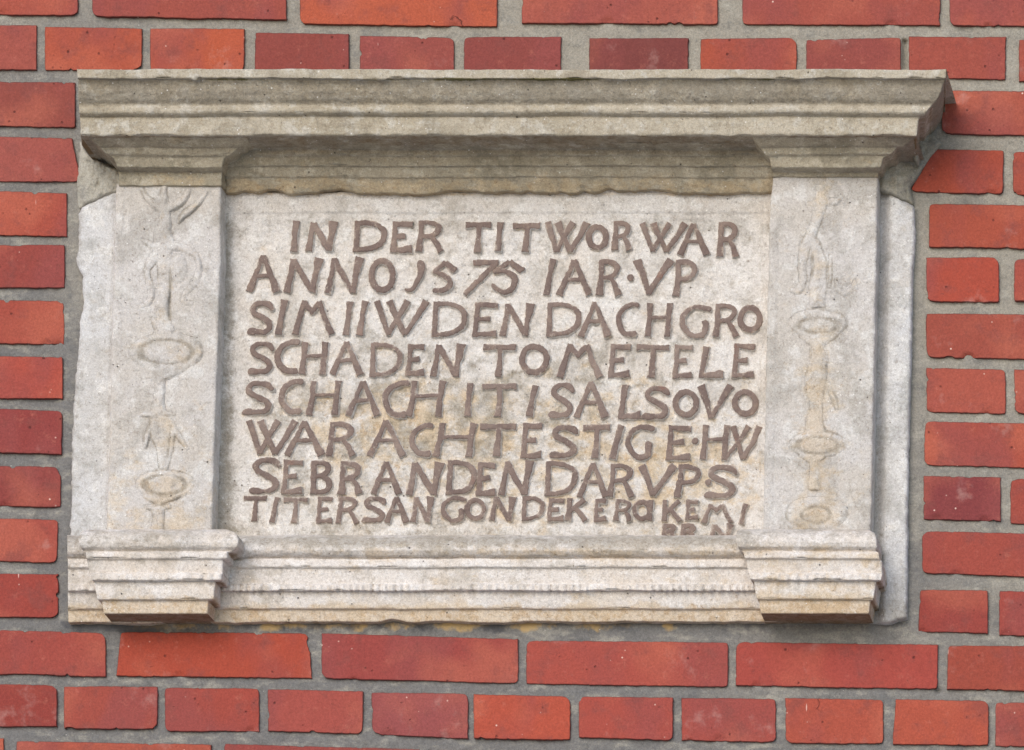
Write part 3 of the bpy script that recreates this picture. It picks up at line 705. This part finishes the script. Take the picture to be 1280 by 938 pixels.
# ---- pilasters with worn candelabra relief
def line_sdf(x, y, pts, wd):
    return strokes_sdf(x, y, [[(p[0], p[1], 1.0) for p in pts]], wd)
def ell_sdf(x, y, cx, cy, rx, ry):
    k = np.hypot((x - cx) / rx, (y - cy) / ry)
    return (k - 1) * min(rx, ry)
def arcpts(cx, cy, rx, ry, a0, a1, n=12):
    return [(cx + rx * math.cos(math.radians(a0 + (a1 - a0) * k / n)), cy + ry * math.sin(math.radians(a0 + (a1 - a0) * k / n))) for k in range(n + 1)]
def wst(x, y, pts):
    return strokes_sdf(x, y, [[(p[0], p[1], float(p[2])) for p in pts]], 1.0)
def orn_left(x, y):
    x, y = x + fb2(x, y, 0.05, 3, 61) * 1.6, y + fb2(x, y, 0.05, 3, 62) * 1.6
    s = [wst(x, y, [(178, 236, 3), (184, 248, 6), (196, 258, 9), (208, 261, 10), (222, 256, 8), (232, 246, 5), (236, 238, 3)]), wst(x, y, [(206, 232, 4), (205, 246, 8), (206, 262, 6)]),
         wst(x, y, [(258, 240, 2), (248, 254, 5), (236, 264, 8), (228, 271, 5), (223, 280, 2)]),
         wst(x, y, [(205, 262, 13), (207, 278, 12), (203, 290, 18), (206, 304, 22), (205, 318, 17), (206, 340, 17), (204, 370, 15), (203, 396, 14), (206, 416, 24)]),
         wst(x, y, [(208, 306, 10), (224, 309, 8), (240, 316, 6), (249, 330, 5), (247, 346, 6), (238, 360, 5), (230, 370, 4), (230, 378, 4), (241, 380, 3)]),
         wst(x, y, [(200, 312, 8), (190, 326, 9), (183, 338, 6), (186, 352, 5), (190, 366, 6), (186, 378, 5), (174, 384, 2)]),
         wst(x, y, [(178, 300, 2), (188, 306, 6), (198, 310, 6)]), ell_sdf(x, y, 222, 336, 11, 17), wst(x, y, [(190, 398, 3), (196, 408, 7), (202, 416, 8)]),
         ell_sdf(x, y, 208, 440, 44, 23), wst(x, y, [(176, 452, 3), (192, 462, 12), (206, 467, 16), (222, 462, 12), (240, 452, 3)]),
         wst(x, y, [(186, 471, 3), (204, 471, 6), (222, 470, 3)]), wst(x, y, [(199, 472, 16), (201, 488, 10), (199, 502, 13), (198, 516, 20)]),
         wst(x, y, [(176, 518, 3), (196, 518, 7), (218, 517, 3)]), wst(x, y, [(200, 522, 26), (203, 540, 30), (206, 560, 20), (205, 586, 9)]),
         wst(x, y, [(214, 528, 4), (222, 545, 6), (234, 562, 2)]), wst(x, y, [(190, 530, 4), (184, 545, 6), (182, 560, 2)]),
         ell_sdf(x, y, 206, 606, 34, 18), wst(x, y, [(180, 620, 3), (198, 626, 10), (220, 622, 4)]),
         wst(x, y, [(182, 634, 3), (198, 635, 5), (213, 634, 3)]), wst(x, y, [(197, 634, 17), (199, 648, 12), (197, 664, 16)])]
    return np.minimum.reduce(s)
def groove_left(x, y):
    return (np.exp(-(ell_sdf(x, y, 208, 440, 33, 15) / 2.0) ** 2) + np.exp(-(ell_sdf(x, y, 206, 606, 27, 12) / 2.0) ** 2)
            + np.exp(-(line_sdf(x, y, [(213, 335), (212, 400)], 1) / 1.3) ** 2) + 0.8 * np.exp(-(line_sdf(x, y, [(214, 532), (209, 572)], 1) / 1.3) ** 2))
def orn_right(x, y):
    x, y = x + fb2(x, y, 0.05, 3, 71) * 2.0, y + fb2(x, y, 0.05, 3, 72) * 2.0
    s = [wst(x, y, [(1024, 232, 6), (1028, 250, 14), (1022, 272, 10), (1014, 296, 12)]), wst(x, y, [(1008, 254, 3), (1026, 254, 8), (1044, 252, 7), (1052, 246, 3)]),
         wst(x, y, [(1016, 292, 10), (1006, 312, 12), (1002, 336, 9), (1004, 352, 8), (998, 364, 6), (989, 364, 3)]),
         wst(x, y, [(1018, 300, 10), (1026, 330, 14), (1022, 360, 20), (1022, 384, 16)]),
         wst(x, y, [(1037, 318, 2), (1038, 340, 4), (1037, 360, 2)]),
         wst(x, y, [(1046, 350, 3), (1048, 360, 4), (1056, 366, 5), (1066, 362, 4), (1069, 352, 2)]), ell_sdf(x, y, 1057, 352, 5, 6),
         ell_sdf(x, y, 1023, 405, 34, 17), wst(x, y, [(996, 414, 3), (1012, 424, 10), (1022, 427, 14), (1036, 422, 8), (1052, 412, 3)]),
         wst(x, y, [(1020, 428, 14), (1024, 450, 20), (1019, 480, 24), (1020, 505, 14), (1018, 530, 18), (1020, 542, 24)]), wst(x, y, [(1036, 480, 2), (1044, 500, 5), (1046, 512, 3)]),
         ell_sdf(x, y, 1022, 556, 33, 16), wst(x, y, [(1000, 568, 4), (1016, 574, 12), (1034, 568, 4)]),
         wst(x, y, [(1017, 574, 14), (1019, 592, 9), (1018, 612, 13)]),
         ell_sdf(x, y, 1021, 642, 38, 20)]
    return np.minimum.reduce(s)
def groove_right(x, y):
    return (np.exp(-(ell_sdf(x, y, 1023, 407, 25, 9) / 2.0) ** 2) + np.exp(-(ell_sdf(x, y, 1022, 557, 26, 10) / 2.0) ** 2) + np.exp(-(ell_sdf(x, y, 1020, 644, 18, 10) / 2.0) ** 2)
            + 0.7 * np.exp(-(line_sdf(x, y, [(1014, 320), (1015, 345)], 1) / 1.3) ** 2))
def pilaster(poly, orn, groove, hgt, mx, seed, ochre):
    def dep(x, y, s):
        o = orn(x, y)
        d = 38 + stone_noise(x, y, 0.5, seed) - 1.6 * sm(-2.5, 0, s)
        wear = 0.45 + 0.75 * sm(-0.35, 0.35, fb2(x, y, 0.035, 3, seed + 40))
        d = d + hgt * wear * (0.55 * sm(2.0, -2.0, o + fb2(x, y, 0.08, 3, seed) * 2.0) + 0.45 * sm(2.5, -8.0, o)) * (1.0 if hgt > 3.5 else 0.65 + 0.35 * sm(330, 420, y)) - 1.3 * groove(x, y) * (0.7 + 0.6 * fb2(x, y, 0.05, 1, seed))
        lx = mx - (y - 240) * 0.02
        d = d - 0.9 * np.exp(-((x - lx) / 2.2) ** 2) * (0.6 + fb2(x, y, 0.03, 2, 3)) + 0.5 * sm(4, -4, x - lx)
        return d
    xs_ = [p[0] for p in poly]; ys_ = [p[1] for p in poly]
    box = (min(xs_) - 2, min(ys_) - 2, max(xs_) + 2, max(ys_) + 2, 1.5)
    sdf = lambda x, y: poly_sdf(x, y, poly) + fb2(x, y, 0.06, 3, seed) * 1.1
    gr = lambda x, y: 0.1 + 0.70 * np.exp(-((orn(x, y) - 0.6) / 1.3) ** 2) * sm(-0.3, 0.3, fb2(x, y, 0.03, 2, 77)) + 0.8 * groove(x, y)  # carving outlines and grooves darkened: relief shading painted in with crevice soiling
    body = put_relief("pilaster", M_PIL, plaque, (*box, sdf, dep, 0.0), dict(cellmask=lambda x, y: orn(x, y) > 1.5), ochre=ochre, grime_shade=gr)
    # the carved ornament: same surface, its own mesh
    nx = int((box[2] - box[0]) / 1.5) + 2; ny = int((box[3] - box[1]) / 1.5) + 2
    x, y = np.meshgrid(box[0] + np.arange(nx) * 1.5, box[1] + np.arange(ny) * 1.5)
    s = sdf(x, y); cx_, cy_ = (x[:-1, :-1] + x[1:, 1:]) / 2, (y[:-1, :-1] + y[1:, 1:]) / 2
    keep = (orn(cx_, cy_) <= 1.5) & ((s[:-1, :-1] + s[1:, :-1] + s[:-1, 1:] + s[1:, 1:]) / 4 < 0)
    idx = np.arange(nx * ny).reshape(ny, nx)
    q = np.stack([idx[:-1, :-1], idx[1:, :-1], idx[1:, 1:], idx[:-1, 1:]], -1)[keep]
    us = np.unique(q); rm = -np.ones(nx * ny, int); rm[us] = np.arange(len(us))
    xx, yy = x.ravel()[us], y.ravel()[us]
    me = mesh_np("carved_ornament", PX(xx, yy, dep(xx, yy, s.ravel()[us])), rm[q])
    add_attr(me, "ochre", ochre(xx, yy)); add_attr(me, "grime_shade", gr(xx, yy)); add_attr(me, "algae", np.zeros(len(us))); add_attr(me, "dirt_shade", np.zeros(len(us)))
    o = link("carved_ornament", me, None, [M_PIL]); o.parent = body
PL_L = [(146,231),(160,228),(175,231),(190,227),(215,230),(240,229),(262,231),(276,230),(275.5,330),(272,450),(268,560),(265,668),(133,668),(137,560),(140,430),(143,300)]
PL_R = [(966,222),(985,218),(1010,220),(1040,218),(1070,220),(1097,219),(1096,300),(1093,430),(1091,560),(1088,668),(954,668),(958,450),(962,280)]
pilaster(PL_L, orn_left, groove_left, 4.2, 157, 21, lambda x, y: 0.3 * sm(7, -5, orn_left(x, y)) + 0.45 * sm(500, 640, y))
pilaster(PL_R, orn_right, groove_right, 3.2, 975, 33, lambda x, y: 0.35 * sm(10, -6, orn_right(x, y)) + 0.5 * gauss(x, y, 1022, 560, 40, 120) + 0.2 * gauss(x, y, 1020, 240, 40, 20))

# ---- pale outer strips of the back slab
ST_L = [(160,236),(142,240),(128,247),(112,254),(102,259),(98,268),(99,300),(97,318),(95,324),(99,336),(104,346),(103,365),(106,380),(101,395),(100,420),(99,440),(95,466),(93,500),(91,540),(89,580),(90,620),(88,668),(88,690),(160,690)]
ST_R = [(1094,234),(1112,238),(1128,250),(1142,258),(1143,275),(1144,300),(1141,330),(1140,380),(1139,420),(1138,470),(1137,500),(1136,560),(1135,600),(1134,660),(1134,720),(1133,772),(1110,779),(1086,780),(1086,500)]
put_relief("edge_strip", M_STRIP, plaque, (84, 232, 162, 694, 1.7, lambda x, y: poly_sdf(x, y, ST_L) + fb2(x, y, 0.12, 3, 14) * 2.0,
           lambda x, y, s: 12 + stone_noise(x, y, 0.7, 15) - 3.0 * sm(-3, 0, s) - 1.5 * sm(6, 2, (147 - (y - 240) * .025) - x), -8.0),
           grime_shade=lambda x, y: 0.15 + 0.3 * sm(108, 96, x))
put_relief("edge_strip", M_STRIP, plaque, (1084, 230, 1148, 783, 1.7, lambda x, y: poly_sdf(x, y, ST_R) + fb2(x, y, 0.12, 3, 18) * 1.6,
           lambda x, y, s: 13 + stone_noise(x, y, 0.7, 19) - 3.0 * sm(-3, 0, s) - 9 * sm(1116 - (y - 240) * .018, 1103 - (y - 240) * .018, x), -8.0),
           grime_shade=lambda x, y: 0.12 + 0.55 * sm(690, 770, y) + 0.4 * sm(1110, 1098, x), ochre=lambda x, y: 0.5 * gauss(x, y, 1138, 262, 10, 15) + 0.5 * gauss(x, y, 1134, 352, 8, 14))  # gutter beside the pilaster darkened: its shade is painted in

# ---- swept mouldings (cornice, beds, consoles, base)
def resample(rows, step=1.6):
    """rows: (py, depth, xl, xr) along the profile -> dense rows with arclength spacing, corners kept"""
    out = []
    for a, b in zip(rows[:-1], rows[1:]):
        ln = math.hypot(b[0] - a[0], b[1] - a[1])
        n = max(1, int(math.ceil(ln / step)))
        for k in range(n):
            t = k / n
            out.append([a[j] + (b[j] - a[j]) * t for j in range(4)])
    out.append(list(rows[-1][:4]))
    return np.array(out)

def moulding(name, mat, rows, back=0.0, dx=2.2, left_ret=True, right_ret=True, seed=0.0, amp=1.0, wav=0.8, beads=None, chips=1.0, bottom=True, top=True,
             ochre=None, grime_shade=None, algae=None, under=0.5, dirt_shade=None, ragged=None, taper=0.0):
    R = resample(rows)
    py, dep, xl, xr = R.T
    n = len(R)
    Lw = (xr - xl).max()
    nx = int(Lw / dx) + 1
    t = np.linspace(0, 1, nx)
    X = xl[:, None] + (xr - xl)[:, None] * t[None, :]
    Y = np.repeat(py[:, None], nx, 1); D = np.repeat(dep[:, None], nx, 1)
    # slow sag and waviness of each arris, seen along its length
    Y = Y + wav * (fb2(X, Y * 1.5, 0.012, 2, seed) * 1.1 + fb2(X, Y * 3.0, 0.06, 3, seed + 3) * 0.55)
    if ragged is not None: Y = Y + ragged(X, Y)
    if beads:
        y0, y1, h, per = beads
        m = sm(y0 - .5, y0 + 1.5, Y) * sm(y1 + .5, y1 - 1.5, Y)
        ph = X / per + fb2(X, 0, 0.02, 1, seed) * 1.5
        presence = sm(-0.25, 0.25, fb2(X, 7.0, 0.018, 1, seed + 8))
        D = D + m * (h * (np.abs(np.sin(ph * math.pi)) - 0.7) * (0.35 + 0.65 * presence))
        Y = Y + m * presence * 0.9 * np.abs(np.sin(ph * math.pi)) * np.sign(Y - (y0 + y1) / 2)
    P = PX(X, Y, D)
    # returns: step back to the wall at both ends
    def side(col, sign):
        base = P[:, col]
        ks = []
        dm = base[:, 1]; bk = -back / 1000
        m = 40
        for k in range(1, m + 1):
            q = base.copy(); q[:, 1] = dm + (bk - dm) * k / m
            if sign > 0: q[:, 0] -= taper / 1000 * (k / m) * np.abs(dm - bk) / np.abs(dm - bk).max()
            ks.append(q)
        return np.stack(ks, 1)
    cols = [P]
    if left_ret or True: cols = [side(0, -1)[:, ::-1]] + cols
    cols = cols + [side(-1, 1)]
    G = np.concatenate(cols, 1)
    ny_, nx_ = G.shape[:2]
    gx_ = np.concatenate([np.repeat(X[:, :1], 40, 1), X, np.repeat(X[:, -1:], 40, 1)], 1)
    gy_ = np.concatenate([np.repeat(Y[:, :1], 40, 1), Y, np.repeat(Y[:, -1:], 40, 1)], 1)
    # weathering along the local normal
    du = np.gradient(G, axis=1); dv = np.gradient(G, axis=0)
    N = np.cross(du, dv); N /= (np.linalg.norm(N, axis=-1, keepdims=True) + 1e-12)
    N = -N if N[ny_ // 2, nx_ // 2, 1] > 0 else N
    mm = G * 1000
    nz = fbm(mm, 0.02, 2, seed) * 0.6 + fbm(mm, 0.09, 4, seed + 1) * 0.6 + fbm(mm, 0.35, 2, seed + 2) * 0.35
    # convex arrises lose more
    curv = np.zeros((ny_, nx_)); lap = (G[:-2] + G[2:] - 2 * G[1:-1]); curv[1:-1] = -(lap * N[1:-1]).sum(-1) * 1000
    curv = np.clip(curv, 0, 2)
    loss = curv * (0.1 + 1.1 * sm(0.10, 0.5, fbm(mm, 0.05, 3, seed + 6))) * chips
    rm_ = np.ones(nx_); rm_[:40] = np.linspace(3.0, 1, 40); rm_[-40:] = np.linspace(1, 3.2, 40)
    off = (nz * 0.75 * amp * rm_[None, :] - loss) / 1000
    G = G + N * off[..., None]
    V = G.reshape(-1, 3)
    idx = np.arange(ny_ * nx_).reshape(ny_, nx_)
    Q = np.stack([idx[:-1, :-1], idx[1:, :-1], idx[1:, 1:], idx[:-1, 1:]], -1).reshape(-1, 4)
    Vs, Qs = [V], [Q]
    ax, ay = [gx_.ravel()], [gy_.ravel()]
    cnt = len(V)
    def cap(row, flip):
        nonlocal cnt
        e = G[row]; m = 12
        fr = e.copy(); K = []
        for k in range(1, m + 1):
            q = fr.copy(); q[:, 1] = fr[:, 1] + (-back / 1000 - fr[:, 1]) * k / m
            q[:, 2] += fbm(q * 1000, 0.08, 2, seed + 31) * 0.001 * min(k, 3) / 3
            K.append(q)
        K = np.stack(K, 0)
        vi = cnt + np.arange(m * nx_).reshape(m, nx_)
        allr = np.vstack([idx[row][None, :], vi])
        q = np.stack([allr[:-1, :-1], allr[1:, :-1], allr[1:, 1:], allr[:-1, 1:]], -1).reshape(-1, 4)
        if flip: q = q[:, ::-1]
        Vs.append(K.reshape(-1, 3)); Qs.append(q); cnt += m * nx_
        ax.append(np.tile(gx_[row], m)); ay.append(np.full(m * nx_, gy_[row].mean() + (4 if row == -1 else -4)))
    if bottom: cap(-1, False)
    if top: cap(0, True)
    me = mesh_np(name, np.vstack(Vs), np.vstack(Qs))
    xx, yy = np.concatenate(ax), np.concatenate(ay)
    for nm, f in (("ochre", ochre), ("grime_shade", grime_shade), ("algae", algae)):
        add_attr(me, nm, f(xx, yy) if f else np.zeros(len(xx)))
    dt = np.zeros(len(xx)); gm = np.zeros((ny_, nx_)); gm[:, :38] = 0.42; gm[:, -38:] = 0.42; gm = gm + (dirt_shade(gx_, gy_) if dirt_shade else 0); dt[:ny_ * nx_] = gm.ravel()  # end returns darkened: side shade painted in with the soiling
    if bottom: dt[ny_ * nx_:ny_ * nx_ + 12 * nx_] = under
    add_attr(me, "dirt_shade", dt)
    return child(link(name, me, None, [mat]), plaque)

# cornice: lip, hollow, roll, fascia, soffit
moulding("cornice", M_CORN, [(87,118,96,1183),(98,119,97,1182.5),(99.5,113,97.5,1181),(106,110,98,1179),(115,108,98,1176),(124,104,98,1172),(130,99.5,98.5,1166),(132.5,98.5,98.5,1164),
         (135,100.5,99,1161),(138,101.5,99,1159),(141,100.5,99,1158),(144,97,100,1155),(146.5,93,100,1150),(149,94,100,1148),(168,93,101,1146),(170,90,101,1145),(181,60,102,1130)],
         back=0, seed=1.0, amp=1.0, wav=1.0, chips=1.5, taper=14.0, ragged=lambda X, Y: sm(106, 98, Y) * (1.3 * fb2(X, 1.0, 0.03, 3, 6) + 2.2 * sm(-2, 2, X - 240) * sm(252, 246, X) - 1.6 * sm(100, 90, Y) * 0 + 1.6 * sm(400, 480, X) * sm(484, 481, X)) * sm(90, 97, Y) + (1.6 - 3.4 * np.abs(fb2(X, 4.0, 0.028, 2, 16))) * np.exp(-((Y - 169) / 2.6) ** 2),
         algae=lambda x, y: 1.1 * np.exp(-((y - 99.5) / 2.6) ** 2) * sm(-0.3, 0.3, fb2(x, 0, 0.008, 2, 5) + 0.35 * gauss(x, 0, 600, 0, 200, 1) * 1.0) + 0.45 * np.exp(-((y - 169) / 2.0) ** 2),
         dirt_shade=lambda x, y: 0.62 * sm(169, 171, y) + 0.35 * np.exp(-((y - 100) / 1.5) ** 2) + 0.3 * np.exp(-((y - 133) / 1.5) ** 2),
         grime_shade=lambda x, y: 0.75 * sm(99, 103, y) * sm(134, 127, y) - 0.35 * sm(147, 150, y) * sm(169, 167, y) - 0.4 * sm(99, 97, y) + 0.5 * sm(169, 172, y) + 0.25 * sm(1120, 1150, x) * sm(110, 130, y))  # hollow and soffit darkened, fascia and lip lightened: shade painted over weathering
# bed moulding between the capitals
moulding("bed_moulding", M_BED, [(178,66,280,985),(187,44,282,975),(194,43,282,972),(196,39,282,972),(207,37,282,972),(209,33,282,972),(221,29,282,970),(223,26,282,970),(231,22,282,968),(239,17,282,966)],
         back=0, seed=4.0, amp=1.3, wav=1.3, ragged=lambda X, Y: sm(224, 238, Y) * (fb2(X, 1.0, 0.035, 4, 23) * 5.0 + 0.5), chips=1.2, grime_shade=lambda x, y: 0.35 * sm(200, 184, y), ochre=lambda x, y: 0.7 * sm(212, 232, y), dirt_shade=lambda x, y: 0.35 * sm(200, 184, y))  # darkens upward: shade beneath the cornice painted into the bed
# capitals broken forward over the pilasters
moulding("capital", M_BED, [(171,86,108,308),(183,71,122,301),(185,67,126,297),(193,64,132,289),(196,60,137,283),(198,59,142,280),(209,57,146,277),(213,50,148,277),(215,44,149,277),(232,41,148,277)],
         back=0, seed=7.0, amp=1.1, wav=1.0, chips=1.2, grime_shade=lambda x, y: 0.2 * sm(200, 180, y) + 0.5 * sm(125, 112, x), ochre=lambda x, y: 0.3 * sm(205, 220, y))
moulding("capital", M_BED, [(171,86,940,1146),(183,71,949,1129),(185,67,951,1121),(193,64,956,1114),(196,60,959,1108),(198,59,962,1104),(210,57,964,1101),(214,48,965,1099),(216,42,966,1098),(222,40,966,1097)],
         back=0, seed=9.0, amp=1.1, wav=1.0, chips=1.2, grime_shade=lambda x, y: 0.2 * sm(200, 180, y) + 0.7 * sm(1100, 1125, x))
# base moulding between and behind the consoles
b_och = lambda x, y: 0.15 + 1.0 * sm(748, 768, y) + 0.3 * gauss(x, y, 900, 750, 60, 15) - 0.6 * sm(682, 672, y) + 0.5 * gauss(x, y, 700, 692, 400, 8)
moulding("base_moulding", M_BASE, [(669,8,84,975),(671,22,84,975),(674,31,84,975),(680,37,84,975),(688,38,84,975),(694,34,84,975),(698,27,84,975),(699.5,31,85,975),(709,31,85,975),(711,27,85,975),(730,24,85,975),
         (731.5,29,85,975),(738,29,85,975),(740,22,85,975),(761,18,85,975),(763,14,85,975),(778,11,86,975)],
         back=-8, seed=12.0, amp=1.0, wav=1.1, dirt_shade=lambda x, y: 0.42 * (np.exp(-((y - 711.5) / 1.4) ** 2) + np.exp(-((y - 739.8) / 1.5) ** 2) + np.exp(-((y - 762.5) / 1.4) ** 2) + np.exp(-((y - 698.3) / 1.4) ** 2) + 0.6 * np.exp(-((y - 731) / 1.3) ** 2)) + 0.45 * sm(729.5, 731.5, y) * sm(741, 739, y) * sm(0.45, 0.1, np.abs(np.sin((x / 9.5 + fb2(x, 0, 0.02, 1, 12.0) * 1.5) * math.pi))) * sm(-0.25, 0.25, fb2(x, 7.0, 0.018, 1, 20.0)) + 0.35 * sm(775, 778, y), ragged=lambda X, Y: sm(766, 778, Y) * (fb2(X, 1.0, 0.018, 4, 3) * 2.4 - 4.5 * np.exp(-((X - 491) / 13.0) ** 2)), beads=(730.5, 739.5, 5.0, 9.5), chips=1.3, ochre=b_och, grime_shade=lambda x, y: 0.7 * sm(690, 676, y) + 0.45 * sm(668, 676, y) * sm(699, 692, y) - 0.2 + 0.3 * sm(290, 280, x) * sm(930, 940, 1200 - x) * 0)  # dark lines under steps and between beads: crevice soiling plus painted shade
def c_och(x, y): return 0.05 + 1.1 * sm(735, 762, y) - 0.6 * sm(684, 674, y) + 0.35 * sm(900, 960, x)
c_gr = lambda x, y: 0.6 * sm(684, 668, y) + 0.25 * sm(668, 680, y) * sm(692, 688, y) + 1.2 * sm(766, 769, y) - 0.1
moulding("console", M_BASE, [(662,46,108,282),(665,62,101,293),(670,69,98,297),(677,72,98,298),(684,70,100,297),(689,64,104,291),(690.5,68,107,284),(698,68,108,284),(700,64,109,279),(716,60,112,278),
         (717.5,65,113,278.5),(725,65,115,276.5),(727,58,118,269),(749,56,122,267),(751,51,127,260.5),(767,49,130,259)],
         back=0, seed=15.0, amp=1.0, wav=0.7, beads=(717, 726, 3.6, 11), chips=1.5, ochre=c_och, grime_shade=c_gr, under=0.75, dirt_shade=lambda x, y: 0.4 * (np.exp(-((y - 717) / 1.3) ** 2) * 0.6 + np.exp(-((y - 726.5) / 1.4) ** 2) + np.exp(-((y - 750.5) / 1.4) ** 2) + np.exp(-((y - 690) / 1.4) ** 2)))  # step lines darkened: soiling and painted shade together
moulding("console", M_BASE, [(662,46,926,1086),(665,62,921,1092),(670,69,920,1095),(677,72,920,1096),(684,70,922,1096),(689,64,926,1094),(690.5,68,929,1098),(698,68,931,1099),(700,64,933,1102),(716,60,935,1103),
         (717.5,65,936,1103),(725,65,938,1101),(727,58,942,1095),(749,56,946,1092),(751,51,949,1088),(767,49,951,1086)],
         back=0, seed=18.0, amp=1.0, wav=0.7, beads=(717, 726, 3.6, 10), chips=1.5, ochre=c_och, grime_shade=c_gr, under=0.75, dirt_shade=lambda x, y: 0.4 * (np.exp(-((y - 717) / 1.3) ** 2) * 0.6 + np.exp(-((y - 726.5) / 1.4) ** 2) + np.exp(-((y - 750.5) / 1.4) ** 2) + np.exp(-((y - 690) / 1.4) ** 2)))  # same painted shade and soiling along the steps

# ---- rough repair mortar where the wall meets the broken moulding ends
def patch(poly, dep, seed):
    xs_ = [p[0] for p in poly]; ys_ = [p[1] for p in poly]
    V, Q, mi, inf = relief(min(xs_) - 3, min(ys_) - 3, max(xs_) + 3, max(ys_) + 3, 1.5, lambda x, y: poly_sdf(x, y, poly) + fb2(x, y, 0.1, 3, seed) * 2.4,
           lambda x, y, s: dep(x, y) + stone_noise(x, y, 1.8, seed) + fb2(x, y, 0.10, 4, seed) * 4.5 - 3 * sm(-3, 0, s), -8.0)
    me = mesh_np("mortar_patch", V, Q)
    child(link("mortar_patch", me, None, [M_PATCH]), wall)
patch([(1094,166),(1150,160),(1176,178),(1160,202),(1137,234),(1142,256),(1126,250),(1112,242),(1094,238)], lambda x, y: 20 - 14 * sm(1110, 1165, x) + 4 * fb2(x, y, 0.05, 3, 90), 41)
patch([(1139,176),(1145,172),(1149,184),(1147,204),(1142,198)], lambda x, y: 30.0, 47)
patch([(100,176),(112,196),(130,206),(150,214),(160,236),(142,241),(110,254),(99,262),(97,230)], lambda x, y: 13 - 6 * sm(112, 98, x), 43)
